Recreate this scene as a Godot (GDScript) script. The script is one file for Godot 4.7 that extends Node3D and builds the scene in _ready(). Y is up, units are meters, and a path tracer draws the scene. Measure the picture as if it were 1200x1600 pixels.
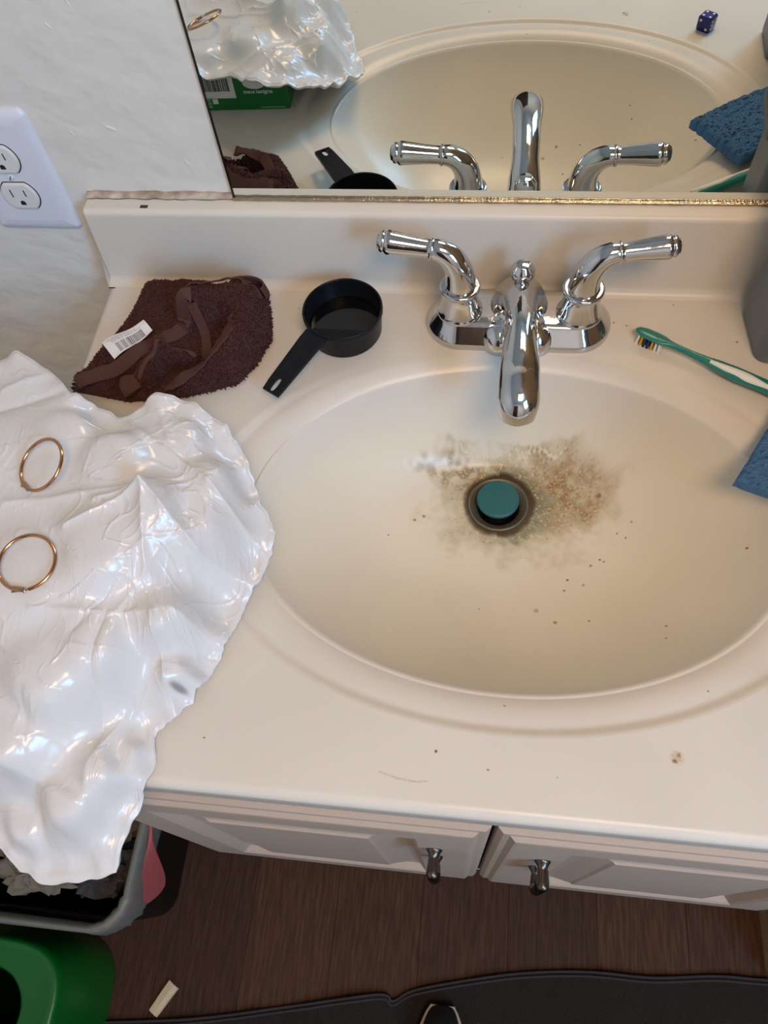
extends Node3D

const CY := 0.8            # height of the vanity top
const SPLASH_Z := 0.0172   # front face of the backsplash (the mirror's face is at z = 0)
const TOP_FRONT := 0.4725

var M := {}
var rng := RandomNumberGenerator.new()
var noise_a := FastNoiseLite.new()
var noise_b := FastNoiseLite.new()
var taken := {}

# ------------------------------------------------------------------ mesh collecting
class Geo:
	var v := PackedVector3Array()
	var uv := PackedVector2Array()
	var c := PackedColorArray()
	var f := PackedInt32Array()
	func point(p: Vector3, t := Vector2.ZERO, k := Color.WHITE) -> int:
		v.append(p); uv.append(t); c.append(k)
		return v.size() - 1
	func tri(a: int, b: int, d: int) -> void:
		f.append(a); f.append(b); f.append(d)
	func quad(a: int, b: int, d: int, e: int) -> void:
		tri(a, b, d); tri(a, d, e)

func mesh_of(g: Geo, smooth := true, colored := false) -> ArrayMesh:
	var v := g.v; var uv := g.uv; var c := g.c; var f := g.f
	if not smooth:
		v = PackedVector3Array(); uv = PackedVector2Array(); c = PackedColorArray(); f = PackedInt32Array()
		for k in g.f.size():
			v.append(g.v[g.f[k]]); uv.append(g.uv[g.f[k]]); c.append(g.c[g.f[k]]); f.append(k)
	var n := PackedVector3Array()
	n.resize(v.size())
	for k in range(0, f.size(), 3):
		var a := v[f[k]]; var b := v[f[k + 1]]; var d := v[f[k + 2]]
		var w := (d - a).cross(b - a)
		n[f[k]] += w; n[f[k + 1]] += w; n[f[k + 2]] += w
	for k in n.size():
		n[k] = n[k].normalized() if n[k].length() > 1e-14 else Vector3.UP
	var arr := []
	arr.resize(Mesh.ARRAY_MAX)
	arr[Mesh.ARRAY_VERTEX] = v; arr[Mesh.ARRAY_NORMAL] = n; arr[Mesh.ARRAY_TEX_UV] = uv; arr[Mesh.ARRAY_INDEX] = f
	if colored:
		arr[Mesh.ARRAY_COLOR] = c
	var m := ArrayMesh.new()
	m.add_surface_from_arrays(Mesh.PRIMITIVE_TRIANGLES, arr)
	return m

# rings of equal length joined into a skin; with outward-facing order for rings that run anticlockwise seen against the direction of travel
func loft(g: Geo, rings: Array, closed := true, cap0 := false, cap1 := false, flip := false) -> void:
	var n: int = rings[0].size()
	var base := []
	for k in rings.size():
		base.append(g.v.size())
		for j in n:
			g.point(rings[k][j], Vector2(float(j) / n, float(k) / maxi(rings.size() - 1, 1)))
	for k in rings.size() - 1:
		for j in (n if closed else n - 1):
			var a: int = base[k] + j; var b: int = base[k] + (j + 1) % n
			var d: int = base[k + 1] + (j + 1) % n; var e: int = base[k + 1] + j
			if flip: g.quad(a, b, d, e)
			else: g.quad(a, e, d, b)
	for cap in 2:
		if (cap == 0 and cap0) or (cap == 1 and cap1):
			var ring = rings[0] if cap == 0 else rings[-1]
			var mid := Vector3.ZERO
			for p in ring: mid += p
			var m := g.point(mid / n)
			var s := g.v.size()
			for p in ring: g.point(p)
			for j in n:
				var a: int = s + j; var b: int = s + (j + 1) % n
				if (cap == 0) != flip: g.tri(m, a, b)
				else: g.tri(m, b, a)

func smooth_path(p: Array, per := 8) -> Array:
	var out := []
	for k in p.size() - 1:
		var a = p[maxi(k - 1, 0)]; var b = p[k]; var c = p[k + 1]; var d = p[mini(k + 2, p.size() - 1)]
		for j in per:
			var t := float(j) / per
			out.append(0.5 * (2.0 * b + (c - a) * t + (2.0 * a - 5.0 * b + 4.0 * c - d) * t * t + (3.0 * b - a - 3.0 * c + d) * t * t * t))
	out.append(p[-1])
	return out

# a round or oval tube along a path; radii are Vector2 (sideways, along «up»)
func tube(g: Geo, path: Array, radii: Array, seg := 20, cap := true, up := Vector3.UP) -> void:
	var rings := []
	var ref := up
	for k in path.size():
		var t: Vector3 = (path[mini(k + 1, path.size() - 1)] - path[maxi(k - 1, 0)]).normalized()
		var side := t.cross(ref).normalized()
		if side.length() < 0.5: side = t.cross(Vector3.RIGHT).normalized()
		var u := side.cross(t).normalized()
		ref = u
		var r = radii[k] if k < radii.size() else radii[-1]
		if r is float: r = Vector2(r, r)
		var ring := PackedVector3Array()
		for j in seg:
			var a := TAU * j / seg
			ring.append(path[k] + side * cos(a) * r.x + u * sin(a) * r.y)
		rings.append(ring)
	loft(g, rings, true, cap, cap, true)

func lathe(g: Geo, profile: Array, xf := Transform3D(), seg := 40, oval := Vector2.ONE, cap0 := false, cap1 := false) -> void:
	var rings := []
	for p in profile:
		var ring := PackedVector3Array()
		for j in seg:
			var a := TAU * j / seg
			ring.append(xf * Vector3(cos(a) * p.x * oval.x, p.y, sin(a) * p.x * oval.y))
		rings.append(ring)
	loft(g, rings, true, cap0, cap1, false)

# outline on the ground plane raised through layers of (inset, height)
func prism(g: Geo, outline: Array, layers: Array, xf := Transform3D(), cap0 := true, cap1 := true) -> void:
	var n := outline.size()
	var area := 0.0
	for j in n: area += outline[j].cross(outline[(j + 1) % n])
	var o := outline.duplicate()
	if area < 0: o.reverse()
	var rings := []
	for l in layers:
		var ring := PackedVector3Array()
		for j in n:
			var e1: Vector2 = (o[j] - o[(j + n - 1) % n]).normalized()
			var e2: Vector2 = (o[(j + 1) % n] - o[j]).normalized()
			var n1 := Vector2(-e1.y, e1.x); var n2 := Vector2(-e2.y, e2.x)
			var b := n1 + n2
			b = b / maxf(b.dot(n1), 0.25) if b.length() > 0.01 else n1
			var q: Vector2 = o[j] + b * l.x
			ring.append(xf * Vector3(q.x, l.y, q.y))
		rings.append(ring)
	loft(g, rings, true, cap0, cap1, false)

func round_rect(w: float, d: float, r: float, per := 6, c := Vector2.ZERO) -> Array:
	var out := []
	for q in 4:
		var cc := c + Vector2((w / 2 - r) * (1 if q == 0 or q == 3 else -1), (d / 2 - r) * (1 if q < 2 else -1))
		for k in per + 1:
			var a := PI / 2 * (q + float(k) / per)
			out.append(cc + Vector2(cos(a), sin(a)) * r)
	return out

func rr_prism(g: Geo, w: float, d: float, r: float, layers: Array, xf := Transform3D(), per := 6) -> void:
	var rings := []
	for l in layers:
		var ring := PackedVector3Array()
		for p in round_rect(w - 2 * l.x, d - 2 * l.x, maxf(r - l.x, 0.0004), per): ring.append(xf * Vector3(p.x, l.y, p.y))
		rings.append(ring)
	loft(g, rings, true, true, true, true)

func box(g: Geo, c: Vector3, s: Vector3, bev := 0.002, turn := Basis()) -> void:
	var b := minf(bev, minf(s.x, minf(s.y, s.z)) * 0.45)
	var w := s.x / 2; var d := s.z / 2
	var o := [Vector2(w - b, -d), Vector2(w, -d + b), Vector2(w, d - b), Vector2(w - b, d), Vector2(-w + b, d), Vector2(-w, d - b), Vector2(-w, -d + b), Vector2(-w + b, -d)]
	var rings := []
	for l in [[b, -s.y / 2], [0.0, -s.y / 2 + b], [0.0, s.y / 2 - b], [b, s.y / 2]]:
		var ring := PackedVector3Array()
		for p in o:
			var k := Vector2((w - l[0]) / w, (d - l[0]) / d)
			ring.append(c + turn * Vector3(p.x * k.x, l[1], p.y * k.y))
		rings.append(ring)
	loft(g, rings, true, true, true, false)

func grid(g: Geo, nu: int, nv: int, fn: Callable, flip := false) -> void:
	var s := g.v.size()
	for i in nu + 1:
		for j in nv + 1:
			var u := float(i) / nu; var w := float(j) / nv
			g.point(fn.call(u, w), Vector2(u, w))
	for i in nu:
		for j in nv:
			var a := s + i * (nv + 1) + j
			if flip: g.quad(a, a + 1, a + nv + 2, a + nv + 1)
			else: g.quad(a, a + nv + 1, a + nv + 2, a + 1)

# a flat band along a path, with thickness
func ribbon(g: Geo, path: Array, width: float, thick: float, across: Array) -> void:
	var rings := []
	for k in path.size():
		var t: Vector3 = (path[mini(k + 1, path.size() - 1)] - path[maxi(k - 1, 0)]).normalized()
		var u: Vector3 = across[mini(k, across.size() - 1)]
		u = (u - t * u.dot(t)).normalized()
		var s := t.cross(u).normalized()
		var w := width / 2; var h := thick / 2
		var ring := PackedVector3Array()
		for q in [[-w, -h * 0.4], [-w + h, -h], [w - h, -h], [w, -h * 0.4], [w, h * 0.4], [w - h, h], [0.0, h * 1.15], [-w + h, h], [-w, h * 0.4]]:
			ring.append(path[k] + s * q[0] + u * q[1])
		rings.append(ring)
	loft(g, rings, true, true, true, true)

# ------------------------------------------------------------------ objects
func numbered(parent: Node, called: String) -> String:
	var key := str(parent.get_instance_id()) + called
	var n: int = taken.get(key, 0)
	taken[key] = n + 1
	return called if n == 0 else "%s_%03d" % [called, n]

func tag(o: Node, label: String, category := "", group := "") -> Node:
	o.set_meta("label", label)
	if category: o.set_meta("category", category)
	if group: o.set_meta("group", group)
	return o

func thing(called: String, label: String, category: String, at := Vector3.ZERO, group := "") -> Node3D:
	var o := Node3D.new()
	o.name = numbered(self, called)
	add_child(o)
	o.position = at
	tag(o, label, category, group)
	return o

func put(called: String, g, mat: Material, parent: Node = self, smooth := true, colored := false) -> MeshInstance3D:
	var o := MeshInstance3D.new()
	o.name = numbered(parent, called)
	o.mesh = g if g is Mesh else mesh_of(g, smooth, colored)
	o.material_override = mat
	o.cast_shadow = GeometryInstance3D.SHADOW_CASTING_SETTING_ON
	parent.add_child(o)
	return o

func struct(o: Node) -> Node:
	o.set_meta("kind", "structure")
	return o

# ------------------------------------------------------------------ materials
func mat(col: Color, rough := 0.5, metal := 0.0, spec := 0.5) -> StandardMaterial3D:
	var m := StandardMaterial3D.new()
	m.albedo_color = col; m.roughness = rough; m.metallic = metal; m.metallic_specular = spec
	return m

func noise_image(freq: float, sd: int, kind := FastNoiseLite.TYPE_SIMPLEX_SMOOTH, size := 512, oct := 4) -> Image:
	var n := FastNoiseLite.new()
	n.noise_type = kind; n.seed = sd; n.frequency = freq; n.fractal_octaves = oct
	return n.get_seamless_image(size, size)

func bumped(m: StandardMaterial3D, im: Image, scale: float, strength: float, world := true) -> StandardMaterial3D:
	var b: Image = im.duplicate()
	b.convert(Image.FORMAT_RGBA8)
	b.bump_map_to_normal_map(strength)
	m.normal_enabled = true
	m.normal_texture = ImageTexture.create_from_image(b)
	m.uv1_triplanar = true
	m.uv1_world_triplanar = world
	m.uv1_scale = Vector3.ONE * scale
	return m

func mottled(m: StandardMaterial3D, im: Image, a: Color, b: Color, scale: Vector3, world := true) -> StandardMaterial3D:
	var t := Image.create(im.get_width(), im.get_height(), false, Image.FORMAT_RGBA8)
	for y in im.get_height():
		for x in im.get_width():
			t.set_pixel(x, y, a.lerp(b, im.get_pixel(x, y).r))
	m.albedo_color = Color.WHITE
	m.albedo_texture = ImageTexture.create_from_image(t)
	m.uv1_triplanar = true
	m.uv1_world_triplanar = world
	m.uv1_scale = scale
	return m

func make_materials() -> void:
	var soft := noise_image(0.012, 3)
	var fine := noise_image(0.06, 5)
	M.wall = bumped(mat(Color(0.86, 0.85, 0.82), 0.55, 0.0, 0.4), soft, 3.0, 3.0)
	M.tan_wall = bumped(mat(Color(0.66, 0.55, 0.42), 0.6, 0.0, 0.4), soft, 3.0, 3.0)
	M.door = mottled(mat(Color.WHITE, 0.4), noise_image(0.03, 44), Color(0.16, 0.10, 0.07), Color(0.24, 0.16, 0.11), Vector3(8, 0.8, 8))
	M.ceiling = mat(Color(0.87, 0.86, 0.84), 0.9)
	M.marble = mat(Color(0.84, 0.815, 0.77), 0.27, 0.0, 0.36)
	M.chrome = bumped(mat(Color(0.80, 0.80, 0.80), 0.07, 1.0), soft, 9.0, 0.35, false)
	M.mirror = mat(Color(0.91, 0.93, 0.91), 0.0, 1.0)
	M.edge = mat(Color(0.05, 0.06, 0.055), 0.3)
	M.channel = bumped(mat(Color(0.74, 0.68, 0.59), 0.25, 1.0), fine, 10.0, 2.0)
	M.caulk = mottled(mat(Color.WHITE, 0.8), soft, Color(0.56, 0.47, 0.39), Color(0.86, 0.83, 0.79), Vector3.ONE * 9.0)
	M.plate = mat(Color(0.84, 0.86, 0.90), 0.28)
	M.socket = mat(Color(0.85, 0.85, 0.84), 0.35)
	M.hole = mat(Color(0.05, 0.045, 0.04), 0.7)
	M.cabinet = bumped(mat(Color(0.72, 0.65, 0.585), 0.45, 0.0, 0.35), soft, 5.0, 1.0)
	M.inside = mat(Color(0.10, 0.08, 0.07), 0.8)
	M.pewter = mat(Color(0.40, 0.37, 0.34), 0.28, 1.0)
	M.shaded_pewter = mat(Color(0.13, 0.115, 0.105), 0.4, 0.9)  # same pewter with the shade on the pull bar put into its colour
	M.black = bumped(mat(Color(0.07, 0.075, 0.09), 0.36, 0.0, 0.3), fine, 8.0, 0.8)
	M.terry = mat(Color(0.31, 0.205, 0.195), 0.95, 0.0, 0.1)
	M.terry.vertex_color_use_as_albedo = true
	M.terry.rim_enabled = true; M.terry.rim = 0.25
	M.hem = bumped(mat(Color(0.335, 0.235, 0.21), 0.9, 0.0, 0.15), noise_image(0.12, 8), 22.0, 6.0)
	M.bag = mat(Color(0.84, 0.84, 0.835), 0.21, 0.0, 0.5)
	M.bag.vertex_color_use_as_albedo = true
	M.bag.backlight_enabled = true; M.bag.backlight = Color(0.25, 0.25, 0.24)
	M.gold = mat(Color(0.78, 0.58, 0.43), 0.16, 1.0)
	M.steel = mat(Color(0.62, 0.60, 0.58), 0.25, 1.0)
	M.teal = mat(Color(0.0, 0.47, 0.43), 0.3)
	M.teal.clearcoat_enabled = true; M.teal.clearcoat = 0.4
	M.white = mat(Color(0.88, 0.88, 0.86), 0.45)
	M.yellow = mat(Color(0.80, 0.60, 0.12), 0.6)
	M.navy = mat(Color(0.05, 0.14, 0.35), 0.6)
	M.sponge = mat(Color(0.30, 0.46, 0.63), 0.95, 0.0, 0.15)
	M.sponge.vertex_color_use_as_albedo = true
	bumped(M.sponge, noise_image(0.05, 21, FastNoiseLite.TYPE_CELLULAR), 14.0, 7.0)
	M.slate = mat(Color(0.39, 0.43, 0.46), 0.4)
	M.slate_lid = mat(Color(0.36, 0.34, 0.31), 0.4)
	M.slate_strip = mat(Color(0.62, 0.58, 0.53), 0.35)
	M.die = mat(Color(0.07, 0.05, 0.42), 0.12)
	M.flange = bumped(mat(Color(0.46, 0.44, 0.375), 0.42, 0.6), fine, 20.0, 3.0)
	M.stopper = mottled(mat(Color.WHITE, 0.5), fine, Color(0.06, 0.30, 0.32), Color(0.16, 0.42, 0.42), Vector3.ONE * 18.0)
	M.scale_ring = bumped(mat(Color(0.27, 0.20, 0.12), 0.85), fine, 30.0, 10.0)
	M.rug = mottled(mat(Color.WHITE, 1.0, 0.0, 0.1), fine, Color(0.12, 0.11, 0.10), Color(0.235, 0.215, 0.20), Vector3(9, 9, 22))
	bumped(M.rug, fine, 9.0, 9.0)
	M.rug.uv1_scale = Vector3(9, 9, 30)
	M.rug_hem = mat(Color(0.20, 0.175, 0.18), 0.95)
	M.green = mat(Color(0.015, 0.36, 0.11), 0.32)
	M.shaded_green = mat(Color(0.0, 0.06, 0.02), 0.8, 0.0, 0.1)  # darkness inside the tub opening put into a darker green
	M.bin = mat(Color(0.018, 0.018, 0.022), 0.45)
	M.liner = mat(Color(0.50, 0.51, 0.48, 0.68), 0.4)
	M.liner.transparency = BaseMaterial3D.TRANSPARENCY_ALPHA
	M.liner.cull_mode = BaseMaterial3D.CULL_DISABLED
	M.pink = mat(Color(0.62, 0.30, 0.30), 0.6)
	M.paper = bumped(mat(Color(0.44, 0.42, 0.37), 0.85), soft, 14.0, 5.0)
	M.grey_paper = bumped(mat(Color(0.22, 0.21, 0.215), 0.8), soft, 14.0, 6.0)
	M.tan_paper = bumped(mat(Color(0.36, 0.32, 0.265), 0.8), soft, 14.0, 6.0)
	M.orange = mat(Color(0.62, 0.27, 0.12), 0.6)
	M.chip = bumped(mat(Color(0.80, 0.73, 0.60), 0.9), fine, 14.0, 4.0)
	M.sole = mat(Color(0.62, 0.56, 0.45), 0.7)
	M.shoe = mat(Color(0.015, 0.015, 0.017), 0.8)
	M.ink = mat(Color(0.16, 0.16, 0.17), 0.7)
	M.box_green = mat(Color(0.0, 0.42, 0.17), 0.38)
	M.pale_green = mat(Color(0.45, 0.68, 0.50), 0.45)
	M.glow_cool = mat(Color(0.9, 0.95, 1.0), 0.4)
	M.glow_cool.emission_enabled = true; M.glow_cool.emission = Color(0.62, 0.82, 1.0); M.glow_cool.emission_energy_multiplier = 1.2
	M.glow_warm = mat(Color(1, 0.95, 0.88), 0.4)
	M.glow_warm.emission_enabled = true; M.glow_warm.emission = Color(1.0, 0.85, 0.68); M.glow_warm.emission_energy_multiplier = 1.2
	for k in 4:
		var m := mat(Color.WHITE, 0.6, 0.0, 0.22)
		var s := 0.92 + 0.05 * k
		mottled(m, noise_image(0.03, 30 + k), Color(0.215 * s, 0.15 * s, 0.115 * s), Color(0.34 * s, 0.24 * s, 0.185 * s), Vector3(11, 11, 0.9))
		M["floor%d" % k] = m

# ------------------------------------------------------------------ setup
func _ready() -> void:
	rng.seed = 7
	noise_a.seed = 11; noise_a.frequency = 1.0; noise_a.noise_type = FastNoiseLite.TYPE_SIMPLEX_SMOOTH; noise_a.fractal_type = FastNoiseLite.FRACTAL_NONE
	noise_b.seed = 29; noise_b.frequency = 1.0; noise_b.noise_type = FastNoiseLite.TYPE_CELLULAR; noise_b.fractal_type = FastNoiseLite.FRACTAL_NONE
	noise_b.cellular_return_type = FastNoiseLite.RETURN_CELL_VALUE

	var cam := Camera3D.new()
	cam.name = "camera"
	add_child(cam)
	var right := Vector3(0.9917, -0.0758, -0.1040); var down := Vector3(0.0559, -0.4747, 0.8784); var fwd := Vector3(-0.1159, -0.8769, -0.4665)
	cam.transform = Transform3D(Basis(right, -down, -fwd).orthonormalized(), Vector3(-0.0266, 1.3442, 0.5425))
	cam.fov = rad_to_deg(2.0 * atan(800.0 / 1235.14))
	cam.near = 0.02; cam.far = 30.0
	cam.current = true

	var we := WorldEnvironment.new()
	we.name = "environment"
	var env := Environment.new()
	env.background_mode = Environment.BG_COLOR
	env.background_color = Color(0.75, 0.82, 0.9)
	env.tonemap_mode = Environment.TONE_MAPPER_LINEAR
	env.tonemap_exposure = 1.0
	env.sdfgi_enabled = true; env.ssao_enabled = true; env.ssil_enabled = true
	we.environment = env
	add_child(we)

	area_light("window_light", Vector3(1.19, 1.725, 1.50), Vector3(-0.6, 0.85, 0.1), Vector2(0.68, 0.84), Color(0.55, 0.79, 1.0), 3.75)
	area_light("ceiling_lamp_light", Vector3(0.30, 2.325, 1.10), Vector3(0.30, 0, 1.10), Vector2(0.58, 0.58), Color(1.0, 0.83, 0.65), 1.85)

	make_materials()
	build_room()
	build_cabinet()
	build_vanity_top()
	build_mirror()
	build_faucet()
	build_bag_and_box()
	build_washcloth()
	build_cup()
	build_toothbrush()
	build_sponge()
	build_canisters()
	build_die()
	build_outlet()
	build_floor_things()

func area_light(called: String, at: Vector3, aim: Vector3, size: Vector2, col: Color, energy: float) -> void:
	var l := AreaLight3D.new()
	l.name = called
	l.area_size = size
	l.light_color = col; l.light_energy = energy
	l.area_range = 8.0; l.area_attenuation = 2.0
	l.shadow_enabled = true
	add_child(l)
	l.look_at_from_position(at, aim, Vector3.UP if absf((aim - at).normalized().y) < 0.99 else Vector3.FORWARD)

# ------------------------------------------------------------------ room
func slab(called: String, c: Vector3, s: Vector3, m: Material, parent: Node = self) -> MeshInstance3D:
	var g := Geo.new()
	box(g, c, s, 0.001)
	return put(called, g, m, parent, false)

func build_room() -> void:
	var wb := slab("wall_back", Vector3(0.1, 1.2, -0.055), Vector3(2.4, 2.5, 0.1), M.wall)
	struct(wb)
	# old paint drips and chips standing proud of the paint
	for d in [[-0.337, 0.948, 0.003, 1.1], [-0.372, 0.943, 0.002, 0.4], [-0.352, 1.03, 0.002, 0.6], [-0.33, 1.045, 0.002, 0.3], [-0.283, 0.916, 0.002, 0.6], [-0.30, 0.934, 0.0015, 1.6], [-0.39, 0.985, 0.0015, 0.5], [-0.43, 0.838, 0.0012, 0.2], [-0.415, 0.80, 0.001, 0.15]]:
		var g := Geo.new()
		var prof := []
		for k in 6:
			var a := PI / 2 * k / 5.0
			prof.append(Vector2(cos(a), sin(a) * 0.35) * d[2])
		lathe(g, prof, Transform3D(Basis(Vector3(0, 0, 1), d[3]) * Basis(Vector3.RIGHT, PI / 2) * Basis.from_scale(Vector3(0.55, 1, 1.6)), Vector3(d[0], d[1], -0.0052)), 12)
		put("paint_drip", g, M.wall, wb)
	struct(slab("wall_left", Vector3(-1.05, 1.2, 1.1), Vector3(0.1, 2.5, 2.3), M.wall))
	struct(slab("added_partition", Vector3(0.47, 1.2, 0.27), Vector3(0.1, 2.5, 0.55), M.tan_wall))  # unseen, added and coloured tan to shade and warm the right side
	struct(slab("ceiling", Vector3(0.1, 2.45, 1.1), Vector3(2.4, 0.1, 2.4), M.ceiling))
	# right wall and front wall, each with a window opening
	var wr := slab("wall_right", Vector3(1.25, 0.6, 1.1), Vector3(0.1, 1.3, 2.3), M.wall)
	struct(wr)
	slab("wall_panel", Vector3(1.25, 2.325, 1.1), Vector3(0.1, 0.25, 2.3), M.wall, wr)
	slab("wall_panel", Vector3(1.25, 1.725, 0.535), Vector3(0.1, 0.95, 1.17), M.wall, wr)
	slab("wall_panel", Vector3(1.25, 1.725, 2.065), Vector3(0.1, 0.95, 0.37), M.wall, wr)
	struct(slab("wall_front", Vector3(0.1, 1.2, 2.25), Vector3(2.4, 2.5, 0.1), M.wall))
	for k in 1:
		var w := Node3D.new()
		w.name = "window_%d" % (k + 1)
		add_child(w)
		struct(w)
		var at := Vector3(1.235, 1.725, 1.50) if k == 0 else Vector3(0.55, 1.7, 2.235)
		w.position = at
		if k == 0: w.rotation.y = PI / 2
		var ww := 0.78 if k == 0 else 0.7
		var hh := 0.95 if k == 0 else 0.9
		for s in [-1, 1]:
			slab("window_frame", Vector3(s * (ww / 2 - 0.025), 0, 0), Vector3(0.05, hh, 0.07), M.white, w)
			slab("window_frame", Vector3(0, s * (hh / 2 - 0.025), 0), Vector3(ww - 0.1, 0.05, 0.07), M.white, w)
		slab("window_pane", Vector3(0, 0, 0.01), Vector3(ww - 0.1, hh - 0.1, 0.006), M.glow_cool if k == 0 else M.glow_warm, w)
	# floor of long planks laid front to back
	var fl := slab("floor", Vector3(0.1, -0.031, 1.1), Vector3(2.4, 0.05, 2.4), M.inside)
	struct(fl)
	for i in 17:
		var x := -0.985 + 0.13 * i
		var cut := 0.95 + fmod(i * 0.47, 0.9)
		for j in 2:
			var z0 := 0.0 if j == 0 else cut + 0.001
			var z1 := cut if j == 0 else 2.2
			var g := Geo.new()
			box(g, Vector3(x + 0.065, -0.004, (z0 + z1) / 2), Vector3(0.1297, 0.008, z1 - z0), 0.0004)
			put("floor_plank", g, M["floor%d" % ((i * 3 + j * 2) % 4)], fl, false)
	# ceiling light panel
	var lamp := thing("ceiling_lamp", "square flush ceiling light panel with a warm glowing diffuser", "lamp", Vector3(0.30, 2.4, 1.10))
	for e in [-1, 1]:
		slab("lamp_frame", Vector3(e * 0.315, -0.03, 0), Vector3(0.03, 0.06, 0.66), M.white, lamp)
		slab("lamp_frame", Vector3(0, -0.03, e * 0.315), Vector3(0.60, 0.06, 0.03), M.white, lamp)
	slab("diffuser", Vector3(0, -0.05, 0), Vector3(0.60, 0.006, 0.60), M.glow_warm, lamp)
	# unseen dark door added to the front wall to darken chrome reflections
	var dr := Node3D.new()
	dr.name = "door_1"
	add_child(dr)
	struct(dr)
	dr.position = Vector3(-0.32, 0, 2.19)
	var dg := Geo.new()
	box(dg, Vector3(0, 1.0, 0), Vector3(0.72, 2.0, 0.03), 0.002)
	put("door_leaf", dg, M.door, dr, false)
	for e in [-1, 1]: slab("door_casing", Vector3(e * 0.39, 1.03, -0.005), Vector3(0.06, 2.06, 0.02), M.white, dr)
	slab("door_casing", Vector3(0, 2.03, -0.005), Vector3(0.72, 0.06, 0.02), M.white, dr)
	var kg := Geo.new()
	lathe(kg, [Vector2(0.0001, 0.06), Vector2(0.018, 0.057), Vector2(0.026, 0.045), Vector2(0.022, 0.030), Vector2(0.011, 0.02), Vector2(0.012, 0.006), Vector2(0.026, 0.004), Vector2(0.026, 0.0)], Transform3D(Basis(Vector3.RIGHT, -PI / 2), Vector3(0.3, 1.0, -0.015)), 24)
	put("door_knob", kg, M.pewter, dr)

# ------------------------------------------------------------------ cabinet under the top
func panel_door(w: float, h: float) -> Geo:
	var g := Geo.new()
	var rings := []
	for l in [[0.0, 0.0], [0.0, 0.011], [0.004, 0.0145], [0.009, 0.015], [0.013, 0.0185], [0.016, 0.019], [0.058, 0.019], [0.061, 0.017], [0.067, 0.0105], [0.073, 0.0095], [0.079, 0.0105], [0.098, 0.0165], [0.101, 0.0185]]:
		var x: float = w / 2 - l[0]; var y: float = h / 2 - l[0]
		rings.append(PackedVector3Array([Vector3(x, -y, l[1]), Vector3(x, y, l[1]), Vector3(-x, y, l[1]), Vector3(-x, -y, l[1])]))
	loft(g, rings, true, true, true, true)
	return g

func build_cabinet() -> void:
	var cab := thing("vanity_cabinet", "off-white bathroom vanity cabinet with two raised panel doors under the sink top", "cabinet", Vector3(0, 0, 0))
	var g := Geo.new()
	box(g, Vector3(-0.351, 0.43, 0.22), Vector3(0.018, 0.66, 0.434), 0.001)
	box(g, Vector3(0.351, 0.43, 0.22), Vector3(0.018, 0.66, 0.434), 0.001)
	box(g, Vector3(0, 0.11, 0.22), Vector3(0.684, 0.018, 0.43), 0.001)
	box(g, Vector3(0, 0.05, 0.37), Vector3(0.70, 0.10, 0.018), 0.001)
	box(g, Vector3(0, 0.43, 0.006), Vector3(0.684, 0.62, 0.008), 0.001)
	put("carcass", g, M.cabinet, cab, false)
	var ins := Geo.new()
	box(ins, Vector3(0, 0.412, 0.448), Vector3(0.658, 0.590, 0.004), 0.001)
	put("shade_sheet", ins, M.inside, cab, false)  # dark sheet standing in for the shade behind the doors
	var ff := Geo.new()
	box(ff, Vector3(0, 0.735, 0.4455), Vector3(0.72, 0.05, 0.019), 0.001)
	box(ff, Vector3(0, 0.108, 0.4455), Vector3(0.72, 0.010, 0.010), 0.001)
	for s in [-1, 1]: box(ff, Vector3(s * 0.345, 0.43, 0.4455), Vector3(0.03, 0.56, 0.019), 0.001)
	put("face_frame", ff, M.cabinet, cab, false)
	for s in [-1, 1]:
		var d := Node3D.new()
		d.name = numbered(cab, "door")
		cab.add_child(d)
		d.position = Vector3(s * 0.1735, 0.485, 0.4555)
		put("door_panel", panel_door(0.342, 0.47), M.cabinet, d, false)
		# bow pull, standing upright near the inner edge of the door
		var p := Geo.new()
		var x: float = -s * 0.127
		# two fluted posts that stand out from the door, joined by an upright bar
		for e in [0.112, 0.050]:
			p = Geo.new()
			lathe(p, [Vector2(0.0068, 0.0), Vector2(0.0070, 0.0014), Vector2(0.0060, 0.0030), Vector2(0.0046, 0.0060), Vector2(0.0040, 0.0095), Vector2(0.0044, 0.0150), Vector2(0.0050, 0.0210), Vector2(0.0052, 0.0255), Vector2(0.0046, 0.0285), Vector2(0.0030, 0.0300), Vector2(0.0001, 0.0304)], Transform3D(Basis(Vector3.RIGHT, PI / 2) * Basis.from_scale(Vector3(1, 0.8, 1)), Vector3(x, e, 0.019)), 24)
			for k in 9:
				var an := TAU * k / 9.0
				var cx := Vector3(cos(an), sin(an), 0)
				tube(p, [Vector3(x, e, 0.0265) + cx * 0.0040, Vector3(x, e, 0.0315) + cx * 0.0044, Vector3(x, e, 0.0375) + cx * 0.0051], [0.0008], 6)
			put("pull_post", p, M.pewter, d)
		var bar := Geo.new()
		tube(bar, [Vector3(x, 0.1085, 0.0375), Vector3(x, 0.1070, 0.0380), Vector3(x, 0.081, 0.0390), Vector3(x, 0.055, 0.0380), Vector3(x, 0.0535, 0.0375)], [0.0040, 0.0060, 0.0052, 0.0060, 0.0040], 20, true, Vector3.BACK)
		put("pull_handle", bar, M.shaded_pewter, d).set_meta("label", "pewter pull handle bar with shade put into its colour")

# ------------------------------------------------------------------ vanity top with moulded basin
const LIP_C := Vector2(0.0, 0.247)
const DRAIN_C := Vector2(-0.007, 0.1825)

func groove_pt(a: float, grow: float) -> Vector2:
	return Vector2(cos(a) * (0.250 + grow), 0.250 + sin(a) * (0.169 + grow))

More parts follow.
